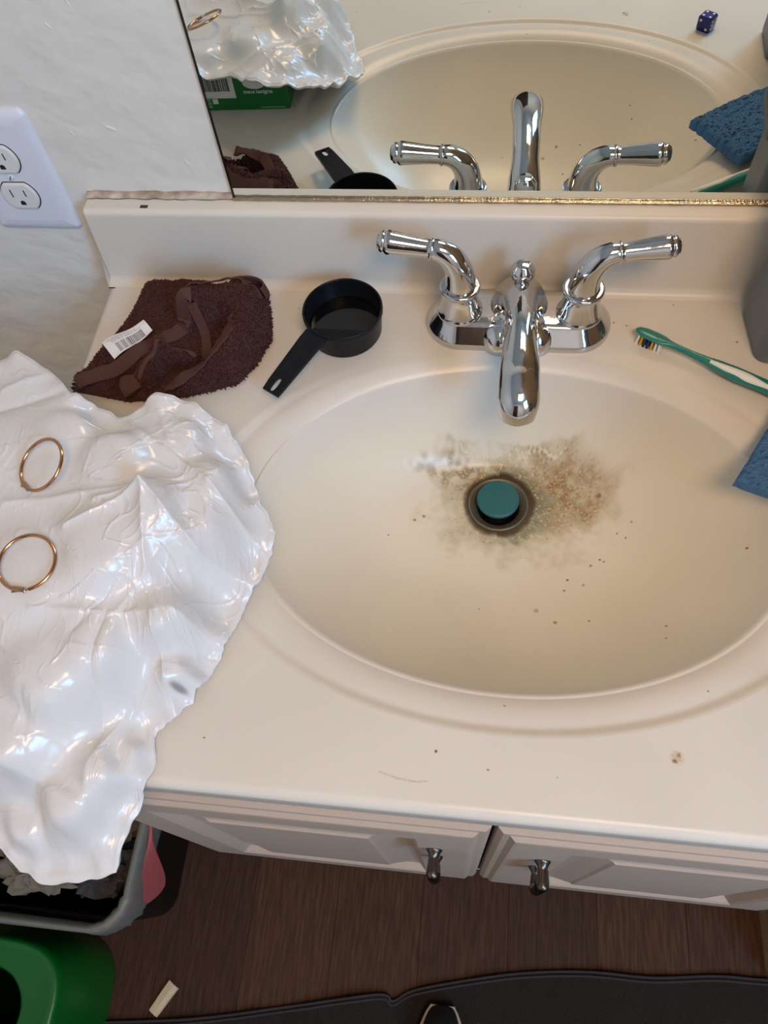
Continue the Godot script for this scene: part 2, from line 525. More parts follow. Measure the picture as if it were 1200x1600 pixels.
func basin_ring(k: float, a: float) -> Vector3:
	# k 0..1 outside groove to lip, 1..2 lip to drain
	var dir := Vector2(cos(a), sin(a))
	if k <= 1.0:
		var o := groove_pt(a, 0.0)
		var i := LIP_C + Vector2(dir.x * 0.211, dir.y * 0.142)
		var p := o.lerp(i, k)
		var fade := smoothstep(0.10, 0.21, o.y)
		var drop := smoothstep(0.0, 0.30, k) * 0.0036
		var lip := pow(maxf(k - 0.30, 0.0) / 0.70, 2.2) * 0.0065
		return Vector3(p.x, CY - drop * fade - lip, p.y)
	var q := k - 1.0
	var w := 1.0 - q
	# drain point with steep walls that round into a shallow floor
	var e := pow(w, 0.86)
	var c := DRAIN_C.lerp(LIP_C, e)
	var p2 := c + Vector2(dir.x * lerpf(0.0275, 0.211, e), dir.y * lerpf(0.0275, 0.142, e))
	var depth := 0.0065 + 0.0985 * (1.0 - pow(e, 2.7))
	return Vector3(p2.x, CY - depth, p2.y)

func rect_pt(a: float, inset: float, y: float) -> Vector3:
	var c := Vector2(0, 0.25)
	var d := Vector2(cos(a), sin(a))
	var t := 1e9
	var hx := 0.39 - inset
	var z0 := SPLASH_Z + 0.0; var z1 := TOP_FRONT - inset
	if absf(d.x) > 1e-6: t = minf(t, hx / absf(d.x))
	if d.y > 1e-6: t = minf(t, (z1 - c.y) / d.y)
	if d.y < -1e-6: t = minf(t, (z0 - c.y) / d.y)
	var p := c + d * t
	return Vector3(p.x, y, p.y)

func ring_angles() -> Array:
	var out := []
	for k in 288: out.append(TAU * k / 288)
	for x in [-0.39, 0.39]:
		for z in [SPLASH_Z, TOP_FRONT]:
			out.append(fposmod(atan2(z - 0.25, x), TAU))
			for e in [0.004, -0.004]: out.append(fposmod(atan2(z - 0.25, x) + e, TAU))
	out.sort()
	return out

func build_vanity_top() -> void:
	var top := thing("washbasin", "glossy cream cultured marble vanity top with moulded oval basin and backsplash", "sink", Vector3.ZERO)
	var angles := ring_angles()
	var n := angles.size()
	# deck
	var g := Geo.new()
	var rings := []
	for l in [[0.0, 0.0], [0.02, 0.0], [0.3, 0.0], [0.7, 0.0], [1.0, 0.0]]:
		var ring := PackedVector3Array()
		for a in angles:
			var o := groove_pt(a, 0.0)
			var r := rect_pt(a, 0.008, CY)
			ring.append(Vector3(o.x, CY, o.y).lerp(r, l[0]))
		rings.append(ring)
	for k in range(1, 7):
		var t := PI / 2 * k / 6.0
		var ring := PackedVector3Array()
		for a in angles: ring.append(rect_pt(a, 0.008 * (1 - sin(t)), CY - 0.008 * (1 - cos(t))))
		rings.append(ring)
	for l in [[0.0, 0.024], [0.002, 0.026], [0.06, 0.026]]:
		var ring := PackedVector3Array()
		for a in angles: ring.append(rect_pt(a, l[0], CY - l[1]))
		rings.append(ring)
	loft(g, rings, true, false, false, true)
	for k in g.v.size(): g.uv[k] = Vector2((g.v[k].x + 0.4) / 0.8, g.v[k].z / 0.48)
	var dm: StandardMaterial3D = M.marble.duplicate()
	dm.albedo_texture = deck_dirt()
	dm.albedo_color = Color.WHITE
	put("deck", g, dm, top)
	# basin
	var b := Geo.new()
	rings = []
	for k in 64:
		var kk := (float(k) / 24.0) if k < 24 else 1.0 + pow((k - 24) / 39.0, 1.25)
		var ring := PackedVector3Array()
		for j in 288: ring.append(basin_ring(kk, TAU * j / 288))
		rings.append(ring)
	loft(b, rings, true, false, false, false)
	for k in b.v.size(): b.uv[k] = Vector2((b.v[k].x + 0.26) / 0.52, (b.v[k].z - 0.08) / 0.34)
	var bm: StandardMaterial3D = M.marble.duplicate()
	bm.albedo_texture = basin_dirt_and_tint()
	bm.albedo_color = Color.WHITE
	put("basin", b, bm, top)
	# backsplash, with a hollow fillet at its foot
	var s := Geo.new()
	var prof := []
	for k in 7:
		var t := PI / 2 * k / 6.0
		prof.append(Vector2(SPLASH_Z + 0.009 * (1 - sin(t)), CY + 0.009 * (1 - cos(t)) - 0.0002))
	for y in [0.83, 0.85, 0.875]: prof.append(Vector2(SPLASH_Z, y))
	for k in 6:
		var t := PI / 2 * k / 5.0
		prof.append(Vector2(SPLASH_Z - 0.005 * (1 - cos(t)), 0.8786 + 0.005 * sin(t)))
	prof.append(Vector2(0.0008, 0.8836)); prof.append(Vector2(-0.0045, 0.8836)); prof.append(Vector2(-0.0045, CY))
	rings = []
	for i in 42:
		var u := float(i) / 41.0
		var e := 0.0
		if i < 3: e = [0.0015, 0.0005, 0.0][i]
		if i > 38: e = [0.0, 0.0009, 0.003][i - 39]
		if i < 3: u = [0.0, 0.0006, 0.0020][i]
		if i > 38: u = [0.9964, 0.9991, 1.0][i - 39]
		var ring := PackedVector3Array()
		for p in prof:
			var x0 := lerpf(-0.3892, -0.3835, clampf((p.y - CY) / 0.08, 0, 1))
			var ez := e if p.x > 0.0 and p.y > CY + 0.004 else 0.0
			ring.append(Vector3(lerpf(x0, 0.39, u), minf(p.y, 0.8836 - e), p.x - ez))
		rings.append(ring)
	loft(s, rings, true, true, true, false)
	put("backsplash", s, M.marble, top)
	# drain fitting
	var dr := Node3D.new()
	dr.name = "drain"
	top.add_child(dr)
	dr.position = Vector3(DRAIN_C.x, CY - 0.105, DRAIN_C.y)
	var f := Geo.new()
	lathe(f, [Vector2(0.0280, -0.004), Vector2(0.0280, 0.0005), Vector2(0.0272, 0.0014), Vector2(0.0260, 0.0012), Vector2(0.0225, -0.0016), Vector2(0.0200, -0.003), Vector2(0.0190, -0.006), Vector2(0.0185, -0.05), Vector2(0.0001, -0.05)], Transform3D(), 64)
	put("drain_flange", f, M.flange, dr)
	var sp := Geo.new()
	lathe(sp, [Vector2(0.0001, 0.0048), Vector2(0.0180, 0.0048), Vector2(0.0192, 0.0056), Vector2(0.0195, 0.0072), Vector2(0.0190, 0.0088), Vector2(0.0175, 0.0097), Vector2(0.0001, 0.0103)], Transform3D(Basis(), Vector3(-0.0005, 0.0005, -0.001)), 56)
	var stm := Geo.new()
	lathe(stm, [Vector2(0.012, -0.045), Vector2(0.012, 0.0), Vector2(0.0135, 0.0052)], Transform3D(Basis(), Vector3(-0.0005, 0.0, -0.001)), 32)
	put("stopper_stem", stm, M.hole, dr)
	put("stopper", sp, M.stopper, dr).set_meta("label", "worn teal drain stopper cap")

func marble_tone(x: float, z: float) -> Color:
	var k := noise_a.get_noise_2d(x * 9.0, z * 9.0) * 0.012
	return Color(0.825 + k, 0.80 + k, 0.755 + k)

func deck_dirt() -> ImageTexture:
	var im := Image.create(1024, 614, false, Image.FORMAT_RGBA8)
	for y in 614:
		for x in 1024:
			im.set_pixel(x, y, marble_tone(x / 1024.0 * 0.8 - 0.4, y / 614.0 * 0.48))
	# specks, hairs and one rust spot
	for d in [[0.112, 0.4222, 0.0042, 0.35], [0.1105, 0.4245, 0.0012, 0.6], [0.1135, 0.4205, 0.0014, 0.35], [-0.045, 0.432, 0.0010, 0.9], [-0.01, 0.441, 0.0007, 0.8], [-0.205, 0.437, 0.0007, 0.8], [0.035, 0.442, 0.0006, 0.8], [0.077, 0.045, 0.0010, 0.9], [0.083, 0.052, 0.0008, 0.8], [0.094, 0.055, 0.0008, 0.7], [0.135, 0.03, 0.0007, 0.7], [0.185, 0.07, 0.0009, 0.8], [-0.19, 0.06, 0.0008, 0.6], [-0.20, 0.045, 0.0007, 0.5], [0.2, 0.41, 0.001, 0.5]]:
		spot(im, Vector2((d[0] + 0.4) / 0.8, d[1] / 0.48), d[2] / 0.8, Color(0.32, 0.22, 0.10) if d[2] < 0.003 else Color(0.66, 0.50, 0.27), d[3])
	for k in 60:
		var t := k / 60.0
		var p := Vector2(-0.082 + 0.033 * t, 0.4485 + 0.004 * sin(t * 2.2))
		spot(im, Vector2((p.x + 0.4) / 0.8, p.y / 0.48), 0.0004, Color(0.55, 0.46, 0.36), 0.22)
	return ImageTexture.create_from_image(im)

func spot(im: Image, uv: Vector2, r: float, col: Color, k: float) -> void:
	var w := im.get_width(); var h := im.get_height()
	var rp := maxf(r * w, 0.7)
	var c := Vector2(uv.x * w, uv.y * h)
	for y in range(int(c.y - rp * 2) - 1, int(c.y + rp * 2) + 2):
		for x in range(int(c.x - rp * 2) - 1, int(c.x + rp * 2) + 2):
			if x < 0 or y < 0 or x >= w or y >= h: continue
			var d := Vector2(x, y).distance_to(c) / rp
			var a := k * (1.0 - smoothstep(0.55, 1.2, d + 0.35 * noise_a.get_noise_2d(x * 0.4, y * 0.4)))
			if a > 0: im.set_pixel(x, y, im.get_pixel(x, y).lerp(col, a))

func basin_dirt_and_tint() -> ImageTexture:
	var W := 1040; var H := 680
	var im := Image.create(W, H, false, Image.FORMAT_RGBA8)
	for y in H:
		for x in W:
			var p := Vector2((x + 0.5) / W * 0.52 - 0.26, (y + 0.5) / H * 0.34 + 0.08)
			var c := marble_tone(p.x, p.y)
			var warm_film := 1.0 - smoothstep(0.86, 1.03, Vector2(p.x / 0.211, (p.y - 0.247) / 0.142).length())  # warm shading inside the lip, along with soap film, put into the colour
			c = Color(c.r + 0.030 * warm_film, c.g + 0.020 * warm_film, c.b - 0.012 * warm_film)
			var q := p - DRAIN_C
			if absf(q.x) < 0.18 and q.y > -0.09 and q.y < 0.11:
				var n1 := noise_a.get_noise_2d(p.x * 30.0, p.y * 30.0)
				var n2 := noise_a.get_noise_2d(p.x * 95.0 + 9.0, p.y * 95.0)
				var n3 := noise_a.get_noise_2d(p.x * 330.0, p.y * 330.0 + 40.0)
				# the damp patch: wide behind the drain, with a sharp upper shore, and to its right
				var qx := q.x - 0.018
				var patch := 1.0 - smoothstep(0.034, 0.078, Vector2(qx * 0.80, q.y * (1.10 if q.y < 0 else 1.12)).length() + n1 * 0.012 + n2 * 0.007)
				var shore := smoothstep(-0.0570, -0.0535, q.y + n1 * 0.003 + n2 * 0.0012)
				patch *= shore
				c = c.lerp(Color(0.66, 0.60, 0.46), patch * 0.62)
				var brown := (1.0 - smoothstep(0.010, 0.056, Vector2((q.x - 0.054) * 0.85, q.y + 0.016).length() + n1 * 0.014 + n2 * 0.008)) * shore
				c = c.lerp(Color(0.53, 0.40, 0.24), brown * clampf(0.48 + n2 * 0.5, 0, 0.8))
				var left := (1.0 - smoothstep(0.010, 0.040, Vector2((q.x + 0.03) * 0.7, (q.y + 0.032) * 1.7).length() + n1 * 0.014)) * shore
				c = c.lerp(Color(0.54, 0.46, 0.33), left * clampf(0.45 + n2 * 0.8, 0, 0.8))
				var grey := (1.0 - smoothstep(0.012, 0.036, Vector2(q.x - 0.022, q.y - 0.008).length() + n1 * 0.013 + n2 * 0.005))
				c = c.lerp(Color(0.53, 0.53, 0.43), grey * 0.60)
				var green := (1.0 - smoothstep(0.0, 0.010, absf(q.length() - 0.037) + n2 * 0.004)) * smoothstep(-0.5, 0.8, q.x / q.length())
				c = c.lerp(Color(0.36, 0.40, 0.30), green * 0.45)
				# pale lime crust and brown flecks
				var fl := smoothstep(0.50, 0.66, n3 + n2 * 0.35) * clampf(patch + brown + left, 0, 1)
				c = c.lerp(Color(0.84, 0.77, 0.63), fl * 0.6)
				var line := (1.0 - smoothstep(0.0, 0.0026, absf(q.y + 0.050 - 0.006 * n1 - 0.004 * n2))) * smoothstep(0.075, 0.05, absf(q.x - 0.005))
				c = c.lerp(Color(0.88, 0.83, 0.72), line * smoothstep(-0.1, 0.4, n2 + n3) * 0.8)
				c = c.lerp(Color(0.34, 0.26, 0.16), smoothstep(0.62, 0.78, -n3) * clampf(patch + brown, 0, 1) * 0.28)
				# dark rim of grime hugging the flange
				var rim := 1.0 - smoothstep(0.0285, 0.0345, q.length() + n1 * 0.0012 + n2 * 0.0007 - (0.002 if q.x > 0 else 0.0))
				c = c.lerp(Color(0.20, 0.15, 0.09), rim * 0.85)
			im.set_pixel(x, y, c)
	for d in [[-0.075, 0.20, 0.0016, 0.5], [-0.083, 0.205, 0.0014, 0.6], [0.083, 0.172, 0.0022, 0.5], [0.075, 0.242, 0.0015, 0.45], [0.083, 0.236, 0.001, 0.8], [0.086, 0.238, 0.0009, 0.8], [0.055, 0.257, 0.0011, 0.9], [0.052, 0.268, 0.0010, 0.7], [0.068, 0.262, 0.0013, 0.4], [0.07, 0.30, 0.0008, 0.9], [0.043, 0.302, 0.0017, 0.5], [0.028, 0.29, 0.0022, 0.3], [0.125, 0.31, 0.0008, 0.9], [0.122, 0.323, 0.0007, 0.9], [0.105, 0.215, 0.0008, 0.7], [0.11, 0.20, 0.0009, 0.6], [0.098, 0.21, 0.0007, 0.8], [0.186, 0.247, 0.0009, 0.9], [-0.02, 0.292, 0.0008, 0.5], [-0.105, 0.225, 0.0009, 0.5], [0.0, 0.396, 0.0007, 0.7], [0.137, 0.375, 0.0007, 0.6]]:
		spot(im, Vector2((d[0] + 0.26) / 0.52, (d[1] - 0.08) / 0.34), d[2] / 0.52, Color(0.36, 0.24, 0.12), d[3])
	return ImageTexture.create_from_image(im)

# ------------------------------------------------------------------ mirror
func build_mirror() -> void:
	var mr := thing("wall_mirror", "large frameless wall mirror standing on the backsplash, reflecting the sink", "mirror", Vector3(0, 0.8846, 0))
	mr.rotation_degrees.x = -0.45
	var g := Geo.new()
	box(g, Vector3(0.075, 0.40, -0.0025), Vector3(0.65, 0.80, 0.004), 0.0)
	put("mirror_backing", g, M.edge, mr, false)
	var q := Geo.new()
	var r := PackedVector3Array([Vector3(-0.2478, 0.0005, 0), Vector3(-0.2478, 0.7995, 0), Vector3(0.3992, 0.7995, 0), Vector3(0.3992, 0.0005, 0)])
	var r0 := PackedVector3Array()
	for p in r: r0.append(p + Vector3(0, 0, -0.0005))
	loft(q, [r0, r], true, true, true, false)
	put("mirror_glass", q, M.mirror, mr, false)
	# metal channel that carries the glass, dented and worn
	var c := Geo.new()
	var rings := []
	for i in 161:
		var x := -0.2495 + 0.6495 * i / 160.0
		var w := 0.0004 * noise_a.get_noise_2d(x * 120.0, 1.0)
		rings.append(PackedVector3Array([Vector3(x, -0.0009, -0.003), Vector3(x, -0.0009, 0.0024 + w), Vector3(x, 0.0004 + w, 0.0030 + w), Vector3(x, 0.0016 + w, 0.0024), Vector3(x, 0.0020 + w, 0.0009), Vector3(x, 0.0012, 0.0003)]))
	loft(c, rings, true, true, true, true)
	put("mirror_channel", c, M.channel, mr)
	# broken bead of old caulk between backsplash and wall, left of the mirror
	var k := Geo.new()
	rings = []
	for i in 60:
		var x := -0.383 + 0.1325 * i / 59.0
		var h := 0.0034 + 0.0012 * noise_a.get_noise_2d(x * 60.0, 4.0)
		var o := 0.0022 + 0.001 * noise_a.get_noise_2d(x * 90.0, 8.0)
		rings.append(PackedVector3Array([Vector3(x, 0.8832, -0.0052), Vector3(x, 0.8833, o), Vector3(x, 0.8838 + h * 0.5, o * 0.7 - 0.001), Vector3(x, 0.8836 + h, -0.0052)]))
	loft(k, rings, true, true, true, true)
	tag(put("caulk_bead", k, M.caulk), "cracked tan caulk bead on the wall joint left of the mirror", "caulk")
	var sc := Geo.new()
	box(sc, Vector3(0.312 - 0.64, 0.8833, 0.0105), Vector3(0.0075, 0.0008, 0.0042), 0.0003)
	tag(put("paint_flake", sc, M.scale_ring), "small dark chip lying on the top edge of the backsplash", "chip")

# ------------------------------------------------------------------ faucet
func build_faucet() -> void:
	var fc := thing("faucet", "chrome centerset faucet with two lever handles behind the basin", "faucet", Vector3(0, CY, 0.0565))
	# base plate: flat fronted, rounded ends, chamfered shoulder
	var g := Geo.new()
	prism(g, round_rect(0.160, 0.064, 0.031, 12), [Vector2(0.0, 0.0), Vector2(0.0, 0.005), Vector2(0.0012, 0.0068), Vector2(0.0095, 0.0185), Vector2(0.0115, 0.0205), Vector2(0.014, 0.0212), Vector2(0.02, 0.0212)], Transform3D(), true, true)
	put("base_plate", g, M.chrome, fc)
	# spout
	var s := Geo.new()
	var path := smooth_path([Vector3(0, 0.008, -0.006), Vector3(0, 0.025, -0.003), Vector3(0, 0.041, 0.012), Vector3(0, 0.054, 0.038), Vector3(0, 0.061, 0.070), Vector3(0, 0.059, 0.100), Vector3(0, 0.050, 0.121), Vector3(0, 0.038, 0.1265)], 9)
	var rad := []
	for k in path.size():
		var t := float(k) / (path.size() - 1)
		var keys := [Vector2(0.026, 0.024), Vector2(0.0225, 0.0225), Vector2(0.0155, 0.0165), Vector2(0.0125, 0.0125), Vector2(0.0130, 0.0115), Vector2(0.0155, 0.0125), Vector2(0.0165, 0.0135), Vector2(0.0142, 0.0130)]
		var f := t * 7.0
		var i := mini(int(f), 6)
		rad.append(keys[i].lerp(keys[i + 1], smoothstep(0.0, 1.0, f - i) * 0.5 + (f - i) * 0.5))
	tube(s, path, rad, 40, true, Vector3.FORWARD)
	# shoulders of the spout body that flow into the front of the base
	for e in [-1, 1]:
		var prof := []
		for k in 13:
			var a := PI * k / 12.0 - PI / 2
			prof.append(Vector2(cos(a), sin(a)))
		lathe(s, prof, Transform3D(Basis.from_scale(Vector3(0.0185, 0.0200, 0.0215)), Vector3(e * 0.0150, 0.003, 0.0165)), 28)
	lathe(s, [Vector2(0.026, 0.019), Vector2(0.0235, 0.0225), Vector2(0.0172, 0.031), Vector2(0.0118, 0.040), Vector2(0.0085, 0.0455), Vector2(0.006, 0.046), Vector2(0.0001, 0.046)], Transform3D(Basis(), Vector3(0, 0, -0.003)), 40)
	put("spout", s, M.chrome, fc)
	var a := Geo.new()
	lathe(a, [Vector2(0.0001, 0.0), Vector2(0.0095, 0.0), Vector2(0.0118, 0.001), Vector2(0.0124, 0.003), Vector2(0.0124, 0.011)], Transform3D(Basis(Vector3.RIGHT, -0.30), Vector3(0, 0.0325, 0.1245)), 32)
	put("aerator", a, M.steel, fc)
	var l := Geo.new()
	lathe(l, [Vector2(0.0032, 0.03), Vector2(0.0032, 0.0), Vector2(0.0034, 0.0465), Vector2(0.0075, 0.0468), Vector2(0.0078, 0.0485), Vector2(0.006, 0.0496), Vector2(0.0062, 0.0508), Vector2(0.0088, 0.0528), Vector2(0.0104, 0.0562), Vector2(0.0104, 0.0595), Vector2(0.0086, 0.0632), Vector2(0.0068, 0.0648), Vector2(0.0064, 0.0662), Vector2(0.0054, 0.067), Vector2(0.0001, 0.0672)].slice(2), Transform3D(Basis(), Vector3(0, 0, -0.004)), 36)
	put("lift_knob", l, M.chrome, fc)
	for e in [-1, 1]:
		var h := Node3D.new()
		h.name = numbered(fc, "handle")
		fc.add_child(h)
		h.position = Vector3(e * 0.0508, 0.0205, 0.0045)
		var b := Geo.new()
		lathe(b, [Vector2(0.0193, 0.0), Vector2(0.0197, 0.0015), Vector2(0.0190, 0.003), Vector2(0.0180, 0.0042), Vector2(0.0168, 0.009), Vector2(0.0153, 0.016), Vector2(0.0146, 0.0225), Vector2(0.0152, 0.0256), Vector2(0.0165, 0.0262), Vector2(0.0172, 0.0274), Vector2(0.0172, 0.0288), Vector2(0.0165, 0.0299), Vector2(0.0150, 0.0302), Vector2(0.0001, 0.0302)], Transform3D(), 48)
		put("escutcheon", b, M.chrome, h)
		var el := Geo.new()
		var pth := smooth_path([Vector3(0, 0.026, 0), Vector3(0, 0.036, 0), Vector3(e * 0.0020, 0.0475, -0.001), Vector3(e * 0.0075, 0.0575, -0.0022), Vector3(e * 0.0150, 0.0630, -0.0032), Vector3(e * 0.0225, 0.0645, -0.0040)], 8)
		var rr := []
		for k in pth.size():
			var t := float(k) / (pth.size() - 1)
			rr.append(lerpf(0.0146, 0.0082, pow(t, 0.75)))
		tube(el, pth, rr, 32, true, Vector3.BACK)
		put("elbow", el, M.chrome, h)
		var lv := Geo.new()
		var x0 := Vector3(e * 0.0215, 0.0643, -0.0039); var dir := Vector3(e * 0.0475, 0.0052, -0.0035).normalized()
		var up := Vector3.UP
		var bs := Basis(dir, up, dir.cross(up)).orthonormalized()
		var turn := Transform3D(Basis(bs.z, bs.x, bs.y) if e > 0 else Basis(bs.z, bs.x, bs.y), x0)
		lathe(lv, [Vector2(0.0001, 0.0), Vector2(0.0082, 0.0), Vector2(0.0090, 0.0008), Vector2(0.0090, 0.0022), Vector2(0.0082, 0.0030), Vector2(0.0076, 0.0036), Vector2(0.0076, 0.0060), Vector2(0.0080, 0.0150), Vector2(0.0090, 0.0260), Vector2(0.0098, 0.0345), Vector2(0.0100, 0.0372), Vector2(0.0094, 0.0390), Vector2(0.0082, 0.0398), Vector2(0.0082, 0.0406), Vector2(0.0088, 0.0416), Vector2(0.0082, 0.0436), Vector2(0.0067, 0.0442), Vector2(0.0060, 0.0458), Vector2(0.0030, 0.0468), Vector2(0.0001, 0.0470)], turn, 36)
		put("lever", lv, M.chrome, h)

# ------------------------------------------------------------------ plastic bag over a green box
var bag_out := [
	[-0.4220, 0.866, 0.1884], [-0.4141, 0.868, 0.1689], [-0.4007, 0.872, 0.1619], [-0.3691, 0.870, 0.1783], [-0.3420, 0.874, 0.2020], [-0.3188, 0.862, 0.2080], [-0.3020, 0.860, 0.2160], [-0.2920, 0.861, 0.2080], [-0.2780, 0.868, 0.1955], [-0.2500, 0.8608, 0.1968], [-0.2225, 0.852, 0.2110],
	[-0.2150, 0.846, 0.2200], [-0.2050, 0.839, 0.2310], [-0.1954, 0.826, 0.2564], [-0.1771, 0.818, 0.2843], [-0.1791, 0.812, 0.3084], [-0.1944, 0.808, 0.3489], [-0.2052, 0.806, 0.3926], [-0.2163, 0.806, 0.4165], [-0.2387, 0.805, 0.4404], [-0.2330, 0.803, 0.4567], [-0.2411, 0.795, 0.4895],
	[-0.2500, 0.787, 0.5095], [-0.2525, 0.780, 0.5270], [-0.2742, 0.777, 0.5341], [-0.2986, 0.775, 0.5392], [-0.3218, 0.775, 0.5316], [-0.3367, 0.780, 0.5214], [-0.3639, 0.790, 0.5087], [-0.4172, 0.820, 0.4594], [-0.4460, 0.850, 0.3793], [-0.4697, 0.860, 0.2981], [-0.4584, 0.864, 0.2309]]
var bag_in := [
	[-0.3390, 0.8735, 0.2735], [-0.3243, 0.876, 0.3479], [-0.2442, 0.884, 0.3002], [-0.2794, 0.882, 0.3333], [-0.2254, 0.866, 0.2967], [-0.2359, 0.862, 0.3728], [-0.2738, 0.872, 0.3972], [-0.2993, 0.868, 0.4193], [-0.2798, 0.825, 0.4893], [-0.2620, 0.830, 0.4686],
	[-0.2479, 0.818, 0.4568], [-0.2182, 0.866, 0.2647], [-0.2928, 0.880, 0.2559], [-0.3347, 0.878, 0.2342], [-0.2496, 0.866, 0.2331], [-0.2242, 0.835, 0.4030], [-0.3850, 0.872, 0.3582], [-0.3973, 0.874, 0.2677], [-0.3217, 0.850, 0.4578], [-0.3179, 0.800, 0.5055]]
var bag_folds := [
	[-0.2556, 0.2875, -0.2916, 0.2977, 5.0], [-0.2556, 0.2875, -0.3069, 0.3194, 5.0], [-0.2556, 0.2875, -0.2166, 0.3233, 6.0], [-0.2166, 0.3233, -0.1880, 0.3286, 4.0], [-0.2549, 0.2901, -0.2460, 0.3448, 5.0], [-0.2368, 0.3721, -0.2211, 0.4433, 6.0], [-0.2563, 0.4301, -0.2660, 0.4551, 4.0], [-0.3020, 0.2180, -0.2183, 0.2719, 4.0], [-0.2183, 0.2719, -0.1960, 0.2900, 3.0],
	[-0.3614, 0.3021, -0.2634, 0.2853, 3.0], [-0.3167, 0.3782, -0.2456, 0.3728, 3.0], [-0.2125, 0.2769, -0.1787, 0.3058, 4.0], [-0.2676, 0.3745, -0.2690, 0.4593, -4.0], [-0.2731, 0.2066, -0.2547, 0.2408, 3.0], [-0.2066, 0.3877, -0.2109, 0.4424, 3.0], [-0.2247, 0.3667, -0.1957, 0.3780, 4.0], [-0.26, 0.345, -0.285, 0.39, -3.0], [-0.2690, 0.4593, -0.2620, 0.5200, 3.0], [-0.3300, 0.4700, -0.2560, 0.4950, 2.5], [-0.3480, 0.2010, -0.4350, 0.2330, -5.0], [-0.3650, 0.1830, -0.4000, 0.2000, 3.0], [-0.3100, 0.4300, -0.3000, 0.5300, -2.0], [-0.2250, 0.3300, -0.2150, 0.3900, 4.0], [-0.2400, 0.3300, -0.2600, 0.3700, 2.5]]
var hoops := [Vector3(-0.3372, 0, 0.2745), Vector3(-0.3246, 0, 0.3492)]

func seg_dist(p: Vector2, a: Vector2, b: Vector2) -> float:
	var t := clampf((p - a).dot(b - a) / (b - a).length_squared(), 0, 1)
	return p.distance_to(a + (b - a) * t)

func facets(x: float, z: float, sd: float) -> float:
	# the upper hull of randomly tilted patches: flat pieces that meet in sharp creases
	var cx := floori(x); var cz := floori(z)
	var best := -9.0
	for i in range(cx - 1, cx + 2):
		for j in range(cz - 1, cz + 2):
			var h1 := fposmod(sin(i * 127.1 + j * 311.7 + sd) * 43758.5453, 1.0)
			var h2 := fposmod(sin(i * 269.5 + j * 183.3 + sd * 1.7) * 28001.8384, 1.0)
			var h3 := fposmod(sin(i * 419.2 + j * 371.9 + sd * 2.3) * 19642.349, 1.0)
			var dx := x - (i + h1); var dz := z - (j + h2)
			var a := h3 * TAU * 3.0
			best = maxf(best, cos(a) * dx * 0.55 + sin(a) * dz * 0.55 - 0.24 * (dx * dx + dz * dz) + 0.22 * h1)
	return best

func crumple(x: float, z: float) -> float:
	var wx := x + 0.010 * noise_a.get_noise_2d(x * 18.0, z * 18.0 + 7.0)
	var wz := z + 0.010 * noise_a.get_noise_2d(x * 18.0 + 31.0, z * 18.0)
	var rx := wx * 0.85 + wz * 0.5; var rz := wz * 0.85 - wx * 0.5
	var side := smoothstep(-0.30, -0.20, x) * smoothstep(0.44, 0.36, z)
	var low := smoothstep(0.42, 0.37, z)
	var y := lerpf(0.0034, 0.0062, side * low) * (facets(rx * 11.0, rz * 7.0, 1.0) - 0.25)
	y -= lerpf(0.0030, 0.0056, side * low) * (facets(wx * 13.0, wz * 8.0, 5.0) - 0.25)
	y += lerpf(0.0006, 0.0050, side * low) * (facets(rz * 40.0, rx * 28.0, 9.0) - 0.25)
	y -= lerpf(0.0004, 0.0040, side * low) * (facets(wx * 52.0, wz * 38.0, 13.0) - 0.25)
	y += lerpf(0.0, 0.0014, side * low) * (facets(rx * 105.0, rz * 85.0, 17.0) - 0.25)
	# thin sharp creases where the film was folded
	var n1 := noise_a.get_noise_2d(rx * 26.0 + 50.0, rz * 12.0)
	var n2 := noise_a.get_noise_2d(wz * 30.0 + 80.0, wx * 16.0 + 3.0)
	var keep := smoothstep(-0.1, 0.35, noise_a.get_noise_2d(x * 24.0 + 90.0, z * 24.0))
	var n3 := noise_a.get_noise_2d(wx * 60.0 + 20.0, rz * 34.0 + 60.0)
	y += 0.0015 * exp(-absf(n1) / 0.03) * keep + 0.0010 * exp(-absf(n2) / 0.035) * (1.0 - keep)
	y += lerpf(0.0003, 0.0012, side) * exp(-absf(n3) / 0.07)
	return y

func bag_y(x: float, z: float, calmer := 1.0) -> float:
	var num := 0.0; var den := 0.0
	for c in [bag_out, bag_in]:
		for p in c:
			var d: float = (p[0] - x) * (p[0] - x) + (p[2] - z) * (p[2] - z) + 0.00004
			var w := 1.0 / (d * d)
			num += w * p[1]; den += w
	var y := num / den
	var calm := calmer
	for h in hoops: calm = minf(calm, smoothstep(0.012, 0.032, Vector2(x - h.x, z - h.z).length()) * 0.85 + 0.15)
	y += crumple(x, z) * calm
	for s in bag_folds:
		var d := seg_dist(Vector2(x, z), Vector2(s[0], s[1]), Vector2(s[2], s[3]))
		if d < 0.03: y += s[4] * 0.001 * exp(-d / 0.005) * calm
	return y

func bag_floor(x: float, z: float) -> float:
	if x > -0.405 and x < -0.252 and z > 0.240 and z < 0.372: return 0.8595
	if x > -0.395 and z < 0.478:
		var q := Vector2((x - LIP_C.x) / 0.235, (z - LIP_C.y) / 0.155)
		return 0.8015 if q.length() > 1.0 else 0.797
	return 0.70

